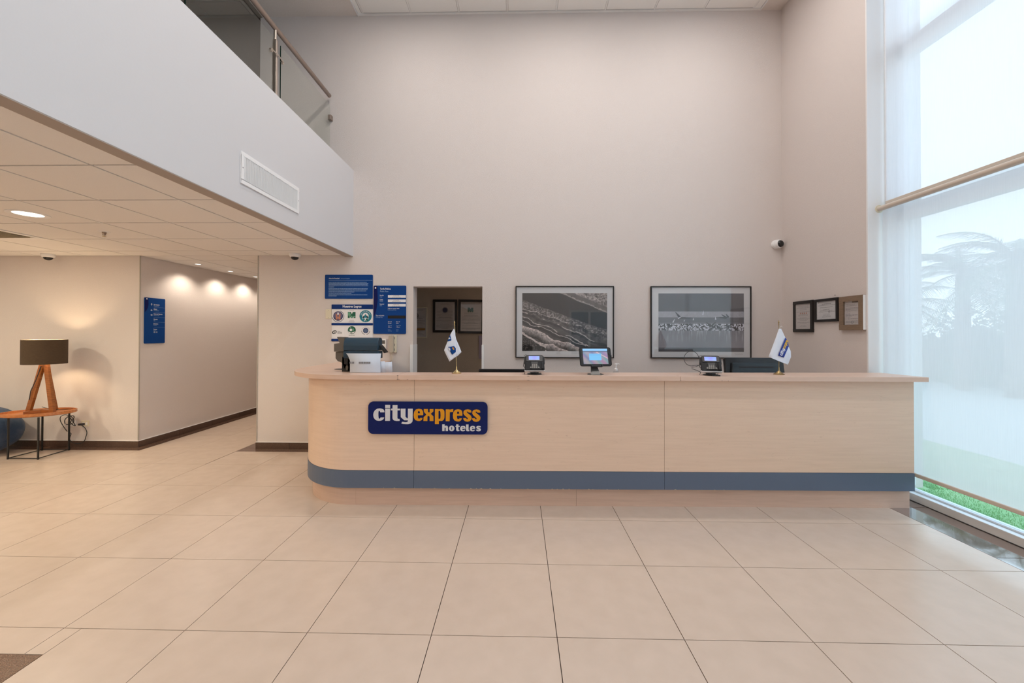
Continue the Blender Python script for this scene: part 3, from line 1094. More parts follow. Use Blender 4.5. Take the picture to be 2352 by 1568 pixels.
ctr = empty('reception_counter', (0.5, 1.9, 0), 'long pale maple reception counter with a curved end and grey-blue band', 'counter')
s1x, s2x, endx = -1.05, 1.02, 3.066
RB = 0.615
RX = 0.572
MB().prism(face_strip(0.536, 0.573, 'leg', -1.55, 0, 0, 0.03), 0.0, 0.160, smooth=False).build('plinth', MAPLE_P, ctr)
for a, b_ in ((-1.55, 0.30), (0.30, endx)):
    MB().prism(face_strip(0.575, 0.573, a + 0.0008, b_ - 0.0008, 0, 0, 0.03), 0.0, 0.160).build('plinth', MAPLE_P, ctr)
MB().box(endx - 0.03, endx, 1.52, 1.79, 0.0, 0.16).build('plinth', MAPLE_P, ctr)
for a, b_ in (('leg', s1x), (s1x, s2x), (s2x, endx)):
    aa = a if a == 'leg' else a + 0.0012
    MB().prism(face_strip(RX, RB, aa, b_ - 0.0012, 0, 0, 0.02), 0.303, 1.058).build('front_panel', MAPLE, ctr)
    MB().prism(face_strip(RX + 0.004, RB + 0.004, aa, b_ - 0.0012, 0, 0, 0.024), 0.157, 0.301).build('band_panel', BAND, ctr)
MB().prism([(endx - 0.02, 1.475), (endx, 1.475), (endx, 1.80), (endx - 0.02, 1.80)], 0.157, 1.058).build('end_panel', MAPLE, ctr)
MB().prism(face_strip(RX - 0.025, RB - 0.025, 'leg', endx - 0.005, 0, 0, 0.02), 0.165, 1.05).build('carcass', INK, ctr)
# worktop in three lengths
TZ0, TZ1 = 1.060, 1.097


def top_front(x):
    return 1.334 + 0.010 * (x + 0.88)


def top_back(x):
    return 1.572 + 0.040 * (x + 1.28)


aa = arc(ACX, ACY, 0.705, 0.678, pi, 1.5 * pi, 28)
left = [(ACX - 0.705, 3.0)] + aa + [(-1.172, top_front(-1.172)), (-1.172, top_back(-1.172)), (-1.72, 1.60), (-1.76, 1.66), (-1.76, 3.0)]
MB().prism(left, TZ0, TZ1).build('countertop', MAPLE_T, ctr, bevel=0.0025)
MB().prism([(-1.1705, top_front(-1.17)), (1.125, top_front(1.125)), (1.125, top_back(1.125)), (-1.1705, top_back(-1.17))], TZ0, TZ1).build('countertop', MAPLE_T, ctr, bevel=0.0025)
MB().prism([(1.1265, top_front(1.1265)), (3.113, 1.374), (3.062, 1.746), (1.1265, top_back(1.1265))], TZ0, TZ1).build('countertop', MAPLE_T, ctr, bevel=0.0025)
# chips along the lower edge of the worktop and the bottom of the band
b = MB()
for x, w in ((-1.172, 0.016), (-1.16, 0.010), (-1.09, 0.012), (-0.86, 0.006), (-0.105, 0.022), (1.46, 0.010), (1.51, 0.008), (1.127, 0.010)):
    y = top_front(x) - 0.0006
    for dz in (TZ0,) if w < 0.015 else (TZ0, TZ1 - 0.004):
        b.prism([(x - w / 2, dz + 0.0002), (x - w * 0.3, dz + 0.003), (x + w * 0.2, dz + 0.0024), (x + w / 2, dz + 0.0002)], y, y + 0.002, 'y')
b.build('edge_chips', INK, ctr)['kind'] = 'stuff'
b = MB()
for k in range(26):
    x = random.uniform(-1.5, 1.6)
    y = 2.0 - (RB + 0.004) + SL * (x - ACX) - 0.0006
    w = random.uniform(0.003, 0.010)
    b.prism([(x - w, 0.1575), (x - w * 0.2, 0.1575 + random.uniform(0.002, 0.005)), (x + w, 0.1575)], y, y + 0.001, 'y')
b.build('band_chips', IVORY, ctr)['kind'] = 'stuff'
# staff side: desk board and side supports
MB().box(-1.70, 3.0, 1.50, 2.25, 0.835, 0.86).build('desk_board', MAPLE_T, ctr, bevel=0.002)
for x in (-1.68, 0.6, 2.965):
    MB().box(x, x + 0.03, 1.52, 2.22, 0.0, 0.835).build('support_panel', MAPLE_P, ctr)

# cable grommet plate in the worktop, beside the printer
tag(MB().lathe([(0.0, 0.004), (0.095, 0.004), (0.10, 0.002), (0.10, 0.0)], (-1.83, 1.86, TZ1), 40).build('turntable_disc', mat('smoked_disc', (0.05, 0.04, 0.038, 1), 0.2)),
    'flat dark round disc on the counter under the printer', 'disc')

# ------------------------------------------------------------------ logo plate
GL = {}
GL['c'] = ([(580, 462), (572, 400), (535, 352), (470, 325), (400, 315), (300, 328), (215, 385), (165, 480), (152, 560), (165, 650), (215, 730), (290, 778), (370, 790), (460, 780), (525, 745), (560, 700), (572, 658), (435, 658), (415, 700), (385, 712), (358, 690), (345, 600), (345, 500), (352, 425), (378, 400), (405, 415), (425, 465)], [])
GL['i1'] = ([(612, 180), (798, 180), (798, 295), (612, 295)], [])
GL['i2'] = ([(612, 322), (795, 322), (795, 788), (612, 788)], [])
GL['t'] = ([(893, 188), (1080, 188), (1080, 322), (1178, 322), (1178, 385), (1080, 385), (1080, 690), (1100, 712), (1165, 718), (1165, 788), (1040, 790), (960, 775), (905, 725), (893, 680), (893, 385), (830, 385), (830, 322), (893, 322)], [])
GL['y'] = ([(1208, 322), (1390, 322), (1390, 630), (1460, 700), (1485, 680), (1485, 322), (1665, 322), (1665, 760), (1650, 830), (1590, 885), (1500, 912), (1400, 912), (1300, 905), (1235, 888), (1262, 822), (1380, 840), (1450, 830), (1485, 800), (1490, 765), (1350, 765), (1210, 640)], [])
E_ = ([(432, 442), (435, 380), (425, 320), (390, 270), (300, 250), (215, 270), (165, 340), (150, 430), (160, 520), (200, 585), (270, 612), (340, 612), (395, 580), (420, 520), (345, 520), (330, 545), (300, 548), (280, 530), (272, 495), (272, 442)], [[(272, 385), (275, 340), (290, 318), (318, 318), (335, 340), (338, 385)]])
X_ = ([(452, 258), (575, 258), (575, 335), (610, 365), (628, 340), (628, 258), (738, 258), (735, 330), (658, 400), (738, 475), (740, 612), (628, 612), (628, 485), (590, 455), (562, 480), (560, 612), (445, 612), (448, 500), (530, 420), (456, 340)], [])
P_ = ([(785, 258), (890, 258), (900, 268), (960, 252), (1030, 265), (1065, 310), (1072, 400), (1068, 520), (1045, 575), (1000, 608), (900, 608), (900, 705), (785, 705)], [[(890, 320), (905, 305), (935, 310), (950, 350), (955, 450), (950, 530), (930, 548), (890, 545)]])
R_ = ([(1108, 265), (1210, 265), (1225, 275), (1270, 262), (1330, 258), (1328, 340), (1270, 342), (1228, 350), (1225, 615), (1108, 615)], [])
S_ = ([(1872, 355), (1868, 310), (1840, 275), (1760, 260), (1680, 275), (1640, 320), (1635, 380), (1660, 430), (1720, 480), (1760, 515), (1765, 545), (1748, 560), (1725, 545), (1718, 520), (1628, 520), (1638, 570), (1680, 610), (1750, 628), (1820, 612), (1865, 575), (1880, 510), (1860, 455), (1800, 405), (1745, 365), (1728, 335), (1745, 322), (1770, 330), (1790, 355)], [])
H_ = ([(1003, 712), (1075, 712), (1075, 768), (1095, 752), (1140, 750), (1170, 775), (1175, 820), (1175, 908), (1107, 908), (1107, 815), (1090, 805), (1075, 815), (1075, 908), (1003, 908)], [])
O_ = (disc(1287, 830, 82, 20, 83), [disc(1287, 830, 14, 12, 52)])
T_ = ([(1420, 712), (1487, 712), (1487, 755), (1525, 755), (1525, 780), (1487, 780), (1487, 870), (1515, 880), (1512, 908), (1450, 910), (1420, 880), (1420, 780), (1398, 780), (1398, 755), (1420, 755)], [])
L_ = ([(1712, 712), (1788, 712), (1788, 870), (1812, 882), (1810, 910), (1745, 910), (1712, 880)], [])


def shift(g, dx, dy):
    return ([(x + dx, y + dy) for x, y in g[0]], [[(x + dx, y + dy) for x, y in h] for h in g[1]])


def fit(g, b0, b1):
    def q(p):
        return (b1[0] + (p[0] - b0[0]) * (b1[2] - b1[0]) / (b0[2] - b0[0]), b1[1] + (p[1] - b0[1]) * (b1[3] - b1[1]) / (b0[3] - b0[1]))
    return ([q(p) for p in g[0]], [[q(p) for p in h] for h in g[1]])


def remap(g, s, ox, oy):
    # into one common frame: sign width 0..1 from 847..1120, height from the bottom 998
    def q(p):
        return ((ox + p[0] / s - 847) / 273.0, (998 - (oy + p[1] / s)) / 273.0)
    return ([q(p) for p in g[0]], [[q(p) for p in h] for h in g[1]])


city = [remap(GL[k], 16.8, 850, 920) for k in ('c', 'i1', 'i2', 't', 'y')]
express = [remap(g, 13.067, 940, 920) for g in (E_, X_, P_, R_, shift(E_, 1170, 8), S_, shift(S_, 263, 2))]
eb, sb = (150, 250, 435, 612), (1628, 260, 1880, 628)
hoteles = [remap(g, 13.067, 940, 920) for g in (H_, O_, T_, fit(E_, eb, (1535, 752, 1695, 912)), L_, fit(E_, eb, (1825, 752, 1985, 912)), fit(S_, sb, (2012, 752, 2158, 912)))]

SX0, SX1, SZ0, SZ1 = -1.4235, -0.4395, 0.609, 0.876
logo = empty('hotel_sign', (-0.93, 1.36, SZ0), 'dark blue hotel nameplate with silver and amber letters on the counter front', 'sign')
T = Matrix.Translation((-0.9315, 1.376, 0)) @ Matrix.Rotation(SL, 4, 'Z') @ Matrix.Translation((0.9315, 0, 0))
SW = SX1 - SX0
MB(T).prism(rrect(SX0, SX1, SZ0, SZ1, 0.042, 8), -0.009, 0.006, 'y').build('plate', LOGO_B, logo, bevel=0.0015)


def glyphs(name, gl, m, parent, T, y0, y1, x0, z0, w):
    ob = None
    for g in gl:
        MB(T).prism([(x0 + p[0] * w, z0 + p[1] * w) for p in g[0]], y0, y1, 'y',
                    holes=[[(x0 + p[0] * w, z0 + p[1] * w) for p in h] for h in g[1]]).build(name, m, parent)


KX, KZ = SX0, SZ0 - 0.002
glyphs('letter', city, SILVER, logo, T, -0.014, -0.009, KX, KZ, SW)
glyphs('letter', express, GOLD, logo, T, -0.014, -0.009, KX, KZ, SW)
glyphs('letter', hoteles, SILVER, logo, T, -0.013, -0.009, KX, KZ, SW)

# ------------------------------------------------------------------ notices on the back wall
def on_wall(y):
    return lambda x, z: (x, y, z)


def plate(root, x0, x1, z0, z1, m, r=0.012, t=0.008, name='plate', y=YW):
    return MB().prism(rrect(x0, x1, z0, z1, r, 4), y - t, y - 0.0005, 'y').build(name, m, root, bevel=0.001, seg=1)


def dashes(root, m, x0, x1, z, h, y, seed, name='text_lines', wmin=0.008, wmax=0.03, gap=0.006, mb=None):
    rd = random.Random(seed)
    b = mb or MB()
    x = x0
    while x < x1 - 0.004:
        w = min(rd.uniform(wmin, wmax), x1 - x)
        b.box(x, x + w, y - 0.0007, y, z, z + h)
        x += w + gap
    if mb is None:
        o = b.build(name, m, root)
        o['kind'] = 'stuff'
        return o


pn = empty('privacy_notice', (-2.294, YW, 1.861), 'wide blue privacy notice, topmost of the blue notices', 'notice', 'blue notices on the back wall')
plate(pn, -2.593, -1.994, 1.861, 2.159, SIGN_B)
yF = YW - 0.0085
MB().box(-2.545, -1.998, yF - 0.0006, yF, 2.0875, 2.0905).build('rule', INK_B, pn)
text('Aviso de Privacidad', pn, 'lettering', INK_W, lambda x, z: (-2.543 + x, yF - 0.0006, 2.107 + z), 0.021, 0.80, bold=0.0004)
text('Corto para Huéspedes', pn, 'lettering', INK_B, lambda x, z: (-2.395 + x, yF - 0.0006, 2.107 + z), 0.017, 0.72)
b = MB()
zz = 2.062
for k, (w, gp) in enumerate([(0.48, 0), (0.50, 0), (0.49, 0), (0.495, 0), (0.07, 1), (0.49, 0), (0.485, 0), (0.475, 0), (0.32, 1), (0.29, 0), (0.49, 0), (0.10, 0)]):
    dashes(pn, None, -2.545, -2.545 + w, zz, 0.0056, yF, 40 + k, mb=b, wmin=0.004, wmax=0.02, gap=0.0028)
    zz -= 0.0145 + (0.005 if gp else 0)
b.build('text_lines', INK_B, pn)['kind'] = 'stuff'

tf = empty('tariff_board', (-1.78, YW, 1.425), 'tall blue room rate board beside the doorway', 'notice', 'blue notices on the back wall')
a0, a1, c0, c1 = -1.982, -1.577, 1.427, 2.024
plate(tf, a0, a1, c0, c1, SIGN_B, t=0.012)
yT = YW - 0.0125
cres = [(a0 + 0.001, c1 - 0.012), (a0 + 0.012, c1 - 0.001), (a0 + 0.046, c1 - 0.001)] + \
       [(a0 + 0.046 + 0.012 * sin(t * 1.6), c1 - 0.39 * t) for t in [0.15, 0.3, 0.45]] + \
       [(a0 + 0.048, c1 - 0.22), (a0 + 0.036, c1 - 0.30), (a0 + 0.018, c1 - 0.36), (a0 + 0.001, c1 - 0.395)]
MB().prism(cres, yT - 0.0006, yT, 'y').build('navy_crescent', SIGN_D, tf)
MB().box(a0 + 0.016, a0 + 0.034, yT - 0.0012, yT - 0.0006, c1 - 0.037, c1 - 0.018).build('emblem', INK_W, tf)


def tt(s, px, py, size, m, sx=0.8, bold=0.0):
    # px, py: position inside the board in thousandths of its width/height from the upper left
    X, Z = a0 + (a1 - a0) * px, c1 - (c1 - c0) * py
    text(s, tf, 'lettering', m, lambda x, z: (X + x, yT - 0.0007, Z + z), size, sx, bold=bold)


tt('Tarifa Pública', 0.20, 0.085, 0.031, INK_W, 0.80, 0.0005)
tt('Public Rate', 0.20, 0.135, 0.029, INK_B, 0.80)
for i, (s, e) in enumerate((('Sencilla', 'Single'), ('Doble', 'Double'), ('Superior', 'Suite'))):
    tt(s, 0.195, 0.213 + 0.0905 * i, 0.020, INK_W, 0.80, 0.0003)
    tt(e, 0.195, 0.243 + 0.0905 * i, 0.017, INK_B, 0.80)
    z = c1 - (c1 - c0) * (0.252 + 0.0905 * i)
    rs = MB().box(a0 + 0.180, a1 - 0.001, yT - 0.001, yT, z, z + 0.033).build('rate_strip', PAPER, tf)
    p = '$1,885.00 MXN' if i == 2 else '$1,775.00 MXN'
    text(p, rs, 'lettering', INK, (lambda zz: (lambda x, y: (a0 + 0.285 + x, yT - 0.0016, zz + y)))(z + 0.018), 0.0145, 0.75, 'CENTER')
    dashes(rs, INK_G, a0 + 0.235, a0 + 0.34, z + 0.005, 0.003, yT - 0.001, 80 + i)
tt('Tarifas en ocupación doble', 0.44, 0.485, 0.0195, INK_W, 0.68, 0.0003)
tt('Double occupancy rates', 0.44, 0.512, 0.016, INK_B, 0.68)
tt('Tipo de Cambio', 0.075, 0.632, 0.021, INK_W, 0.76, 0.0003)
tt('Exchange Rate', 0.075, 0.664, 0.019, INK_B, 0.76)
MB().box(a0 + 0.180, a1 - 0.004, yT - 0.001, yT, c1 - 0.407, c1 - 0.370).build('rate_display', DKGREY, tf)
for px, l in ((0.45, ['Hora de', 'Entrada', 'Check In', '3:00 p.m.', 'Reserva', 'las 24 Horas']), (0.70, ['Hora de', 'Salida', 'Check Out', '1:00 p.m.', '24 Hour', 'Service'])):
    for s, py, m, sz in zip(l, (0.757, 0.789, 0.834, 0.868, 0.922, 0.946), (INK_W, INK_W, INK_B, INK_W, INK_B, INK_B), (0.019, 0.019, 0.018, 0.018, 0.013, 0.013)):
        tt(s, px, py, sz, m, 0.74)

ac = empty('achievements_board', (-2.247, YW, 1.333), 'white board of six award emblems between blue bands', 'notice', 'blue notices on the back wall')
b0, b1, e0, e1 = -2.506, -1.990, 1.333, 1.790
plate(ac, b0, b1, e0 + 0.004, e1 - 0.004, PAPER, t=0.005, name='board', r=0.006)
yA = YW - 0.0055


def bx(X):
    return b0 + (X - 203) * (b1 - b0) / (1670 - 203)


def bz(Y):
    return e1 - (Y - 143) * (e1 - e0) / (1475 - 143)


BS = (b1 - b0) / 1467.0
for Y0, Y1 in ((143, 310), (812, 893), (1385, 1475)):
    MB().prism(rrect(b0 - 0.001, b1 + 0.001, bz(Y1), bz(Y0), 0.006, 4), yA - 0.004, yA - 0.0001, 'y').build('blue_band', BAND_B, ac)
text('Nuestros Logros', ac, 'lettering', INK_W, lambda x, z: (bx(930) + x, yA - 0.0046, bz(250) + z), 0.040, 0.86, 'CENTER', 0.0011)
cards = {}
for i, (X0, X1) in enumerate(((206, 664), (690, 1160), (1180, 1650))):
    for Y0, Y1 in ((318, 805), (900, 1380)):
        cards[(i, Y0)] = MB().box(bx(X0), bx(X1), yA - 0.0012, yA - 0.0002, bz(Y1), bz(Y0)).build('emblem_card', PAPER, ac, bevel=0.0004, seg=1)
yE = yA - 0.0014


def emb(pts, m, k=0, name='emblem_shape', holes=()):
    X, Y = pts[0]
    card = cards[(0 if X < 677 else 1 if X < 1170 else 2, 318 if Y < 850 else 900)]
    MB().prism([(bx(x), bz(y)) for x, y in pts], yE - 0.0003 - 0.0003 * k, yE - 0.0003 * k, 'y', holes=[[(bx(x), bz(y)) for x, y in h] for h in holes]).build(name, m, card)


def ring(cx, cy, r0, r1, a0_, a1_, n=40):
    o = [(cx + r1 * cos(a0_ + (a1_ - a0_) * k / n), cy + r1 * sin(a0_ + (a1_ - a0_) * k / n)) for k in range(n + 1)]
    i = [(cx + r0 * cos(a0_ + (a1_ - a0_) * k / n), cy + r0 * sin(a0_ + (a1_ - a0_) * k / n)) for k in range(n + 1)]
    return o + i[::-1]


# emblem 1: navy disc with copper H and a drop
emb(ring(435, 570, 198, 214, -1.2, 2.95), INK_N)
emb(disc(435, 560, 172), INK_N)
emb(disc(435, 545, 140), mat('violet_ink', rgb(110, 100, 130), 0.6), 1)
emb([(335, 490), (405, 490), (405, 590), (465, 590), (465, 490), (535, 490), (515, 520), (515, 660), (535, 690), (450, 690), (450, 640), (415, 640), (415, 690), (340, 690), (355, 660), (355, 520)], INK_O, 2)
emb([(433, 410), (455, 455), (470, 500), (433, 520), (398, 500), (412, 455)], INK_W, 3)
# emblem 2: green patchwork M
emb([(780, 412), (885, 412), (920, 490), (960, 412), (1055, 412), (1055, 635), (985, 635), (985, 560), (950, 635), (890, 635), (850, 560), (850, 635), (780, 635)], INK_E)
emb([(785, 440), (840, 420), (900, 500), (860, 560), (790, 540)], INK_E2, 1)
emb([(880, 540), (940, 560), (955, 620), (905, 625)], INK_E2, 1)
emb([(985, 570), (1050, 560), (1050, 600), (1000, 600)], INK_E2, 1)
text('DISTINTIVO', cards[(1, 318)], 'lettering', INK_G, lambda x, z: (bx(920) + x, yE - 0.001, bz(370) + z), 0.011, 1.0, 'CENTER')
text('PROGRAMA', cards[(1, 318)], 'lettering', INK_G, lambda x, z: (bx(920) + x, yE - 0.001, bz(725) + z), 0.011, 0.95, 'CENTER')
text('MODERNIZA', cards[(1, 318)], 'lettering', INK, lambda x, z: (bx(920) + x, yE - 0.001, bz(785) + z), 0.014, 0.9, 'CENTER')
# emblem 3: teal roundel, white inner disc, drop tree and figure
emb(disc(1412, 565, 218), INK_T)
emb(disc(1408, 555, 112), PAPER, 1)
emb(disc(1408, 640, 104), PAPER, 1)
emb([(1405, 478), (1440, 550), (1475, 640), (1500, 690), (1460, 745), (1350, 745), (1310, 690), (1345, 620), (1375, 550)], INK_T, 2)
emb([(1420, 640), (1490, 660), (1480, 735), (1420, 745)], INK_E, 3)
emb([(1398, 615), (1412, 615), (1412, 640), (1460, 625), (1462, 640), (1415, 665), (1445, 745), (1430, 748), (1405, 690), (1375, 748), (1358, 745), (1392, 668), (1350, 638), (1355, 625), (1398, 642)], PAPER, 4)
for k in range(24):
    a_ = pi + 0.25 + (pi - 0.5) * k / 23
    if k in (5, 11):
        continue
    emb([(1412 + 165 * cos(a_) + 9 * cos(t), 560 + 165 * sin(a_) + 16 * sin(t)) for t in (a_ + 0.4, a_ + 2.7, a_ + 3.5, a_ + 5.9)], INK_W, 1, 'emblem_mark')
# emblem 4: black tilted ellipse with small lettering
el = [(305 + 86 * cos(t) * cos(-0.5) - 62 * sin(t) * sin(-0.5), 1143 + 86 * cos(t) * sin(-0.5) + 62 * sin(t) * cos(-0.5)) for t in [2 * pi * k / 30 for k in range(30)]]
eh = [(310 + 52 * cos(t) * cos(-0.5) - 34 * sin(t) * sin(-0.5), 1143 + 52 * cos(t) * sin(-0.5) + 34 * sin(t) * cos(-0.5)) for t in [2 * pi * k / 30 for k in range(30)]]
emb(el, INK, 0, holes=[eh])
emb([(285, 1130), (330, 1125), (335, 1150), (290, 1158)], INK, 0)
for k, (s) in enumerate(('EMPRESA', 'SOCIALMENTE', 'RESPONSABLE')):
    text(s, cards[(0, 900)], 'lettering', INK, (lambda zz: (lambda x, z: (bx(412) + x, yE - 0.001, zz + z)))(bz(1130 + 34 * k)), 0.0125, 0.72)
# emblem 5: green roundel with tree
emb(disc(925, 1067, 142), INK_E)
emb(disc(895, 1060, 48), PAPER, 1)
emb([(945, 995), (990, 1010), (1005, 1055), (985, 1100), (945, 1125), (965, 1080), (965, 1035)], INK_E2, 1)
emb([(800, 1110), (850, 1135), (890, 1150), (892, 1190), (850, 1180), (815, 1150)], PAPER, 1)
emb([(1035, 1110), (1010, 1160), (960, 1185), (915, 1190), (915, 1150), (970, 1140)], PAPER, 1)
emb([(860, 975), (900, 955), (905, 962), (870, 985)], PAPER, 1)
text('BIOSPHERE', cards[(1, 900)], 'lettering', INK_E, lambda x, z: (bx(925) + x, yE - 0.001, bz(1270) + z), 0.0145, 1.05, 'CENTER')
# emblem 6: navy globe in laurel
emb(disc(1418, 1082, 96), INK_N)
for rr in (40, 66):
    emb(ring(1418, 1082, rr - 2, rr + 2, 0, 2 * pi, 30)[:-1], INK_B, 1, 'emblem_mark')
emb([(1415, 990), (1421, 990), (1421, 1174), (1415, 1174)], INK_B, 1, 'emblem_mark')
emb([(1326, 1079), (1510, 1079), (1510, 1085), (1326, 1085)], INK_B, 1, 'emblem_mark')
for s in (-1, 1):
    for k in range(5):
        a_ = pi / 2 - s * (0.35 + 0.28 * k)
        cx_, cy_ = 1418 + 142 * cos(a_), 1095 + 130 * sin(a_)
        emb([(cx_ + 22 * cos(t) * cos(a_ + pi / 2) - 12 * sin(t) * sin(a_ + pi / 2), cy_ + 22 * cos(t) * sin(a_ + pi / 2) + 12 * sin(t) * cos(a_ + pi / 2)) for t in [2 * pi * q / 10 for q in range(10)]], INK_G, 0, 'emblem_mark')
for k in range(16):
    a_ = pi + 0.35 + (pi - 0.7) * k / 15
    emb([(1418 + 140 * cos(a_) + 7 * cos(t), 1085 + 140 * sin(a_) + 10 * sin(t)) for t in (0.6, 2.5, 3.7, 5.6)], INK_G, 0, 'emblem_mark')

# small wall fittings
sw = empty('blank_switch_plate', (-2.545, YW, 1.612), 'ivory blank cover plate left of the white emblem board', 'wall plate')
MB().box(-2.582, -2.509, YW - 0.008, YW, 1.612, 1.732).build('plate', IVORY, sw, bevel=0.003)
for z in (1.715, 1.628):
    MB().lathe([(0, -0.0005), (0.0035, -0.0005), (0.0035, 0.001)], (-2.545, YW - 0.0085, z), 8, 'y').build('screw', INK_G, sw)
ic = empty('wall_intercom', (-1.733, YW, 1.193), 'beige intercom handset on the wall under the rate board', 'intercom')
MB().box(-1.728, -1.688, YW - 0.035, YW, 1.196, 1.410).build('cradle', IVORY, ic, bevel=0.004)
MB().prism([(-1.778, 1.235), (-1.776, 1.405), (-1.728, 1.412), (-1.718, 1.405), (-1.716, 1.205), (-1.730, 1.195), (-1.765, 1.20)], YW - 0.062, YW - 0.012, 'y').build('handset', mat('handset_beige', (0.50, 0.44, 0.36, 1), 0.45), ic, bevel=0.006)
for z in (1.36, 1.28, 1.22):
    MB().box(-1.712, -1.707, YW - 0.0365, YW - 0.0345, z, z + 0.028).build('key_slot', INK, ic)
b = MB()
path = [(-1.752 + 0.006 * cos(t * 3.1), YW - 0.03 + 0.006 * sin(t * 3.1), 1.20 - 0.0042 * t) for t in [k * 0.5 for k in range(50)]]
b.tube(path, 0.0018, 6)
b.tube([(-1.752, YW - 0.03, 1.10), (-1.745, YW - 0.02, 1.09), (-1.735, YW - 0.02, 1.10), (-1.733, YW - 0.02, 1.19)], 0.0018, 6)
b.build('coiled_cord', IVORY, ic)
tm = empty('wall_thermostat', (-1.85, YW, 1.23), 'white thermostat with a grey display, half behind the printer', 'thermostat')
MB().box(-1.905, -1.820, YW - 0.02, YW, 1.232, 1.362).build('case', WHITE, tm, bevel=0.004)
MB().box(-1.897, -1.833, YW - 0.0215, YW - 0.0195, 1.305, 1.348).build('display', mat('lcd_grey', (0.13, 0.12, 0.11, 1), 0.3), tm)
for k in range(3):
    MB().box(-1.845, -1.836, YW - 0.022, YW - 0.0195, 1.285 - 0.016 * k, 1.293 - 0.016 * k).build('button', IVORY, tm)

# ------------------------------------------------------------------ the two large framed photographs
def fbm(U, V, sx, sy, seed, octv=5):
    r = np.random.RandomState(seed)
    out = np.zeros_like(U)
    amp = 1.0
    tot = 0
    for o in range(octv):
        gx, gy = int(sx * 2 ** o) + 2, int(sy * 2 ** o) + 2
        g = r.rand(gy, gx)
        x, y = U * (gx - 1.001), V * (gy - 1.001)
        xi, yi = x.astype(int), y.astype(int)
        fx, fy = x - xi, y - yi
        fx, fy = fx * fx * (3 - 2 * fx), fy * fy * (3 - 2 * fy)
        out += amp * ((g[yi, xi] * (1 - fx) + g[yi, xi + 1] * fx) * (1 - fy) + (g[yi + 1, xi] * (1 - fx) + g[yi + 1, xi + 1] * fx) * fy)
        tot += amp
        amp *= 0.55
    return out / tot


def rocks(U, V):
    # aerial view: dark river bands above pale eroded ridges; V is up
    W0 = 1 - V
    wa, wb = fbm(U, W0, 5, 4, 21, 4) - 0.5, fbm(U, W0, 14, 10, 22, 4) - 0.5
    W = W0 + 0.10 * wa + 0.035 * wb
    n = fbm(U, W0, 4, 3, 3)
    f = fbm(U, W0, 70, 52, 5, 3)
    h = fbm(U, W0, 22, 16, 6, 4)
    g = 0.075 + 0.04 * n
    d = W0 - (-0.28 + 0.62 * U + 0.03 * wa + 0.012 * wb)
    g = np.where(d < 0, 0.13 + 0.75 * np.clip(f - 0.36, 0, 1) + 0.35 * (h - 0.4), g)
    g = np.where((d > -0.09) & (d < -0.02), 0.12 + 0.10 * h, g)
    g = np.where(np.abs(d) < 0.007, 0.36, g)
    d2 = W0 - (0.12 + 0.52 * U + 0.05 * wa)
    sp = (d2 > 0) & (d2 < 0.34)
    g = np.where(sp, 0.06 + 0.85 * np.clip(f - 0.44, 0, 1) * np.exp(-((d2 - 0.08) / 0.10) ** 2) + 0.12 * h, g)
    g = np.where((d2 <= 0) & (d > 0.02), 0.055 + 0.03 * n, g)
    for c, s_, w, k in ((0.33, 0.60, 0.0065, 1), (0.42, 0.66, 0.006, 2), (0.47, 0.64, 0.004, 3), (0.27, 0.52, 0.004, 4)):
        dd = W - (c + s_ * U * 0.93 + 0.012 * np.sin(U * 23 + k * 2))
        m_ = (np.abs(dd) < w * (0.5 + 1.4 * h)) & (U < 0.9 - 0.05 * k) & (fbm(U, W0, 9, 7, 30 + k, 2) > 0.36)
        g = np.where(m_, 0.30 + 0.35 * f, g)
        g = np.where((dd > 0.008) & (dd < 0.05), g * 0.62, g)
    for c, s_, th, k in ((0.53, 0.60, 0.17, 1), (0.70, 0.52, 0.15, 2), (0.86, 0.40, 0.20, 5)):
        top = c + s_ * U + 0.05 * np.abs(np.sin(U * 8 + k * 1.7)) - 0.02
        t = (W - top) / th
        m_ = (t > 0) & (t < 1) & (U < 1.15 - 0.45 * t)
        g = np.where(m_, (0.62 * (1 - t) ** 1.7 + 0.035) * (0.25 + 1.5 * f), g)
    d3 = W - (0.70 + 0.80 * U)
    g = np.where((d3 > 0) & (U < 0.27), 0.012 + 0.10 * (f > 0.62), g)
    g = np.where((np.abs(d3) < 0.016) & (U < 0.28), 0.62 * (0.6 + 0.6 * f), g)
    g = np.clip(1.35 * g ** 1.15, 0.006, 1)[..., None]
    return np.concatenate([g * 1.0, g * 0.88, g * 0.86], -1)


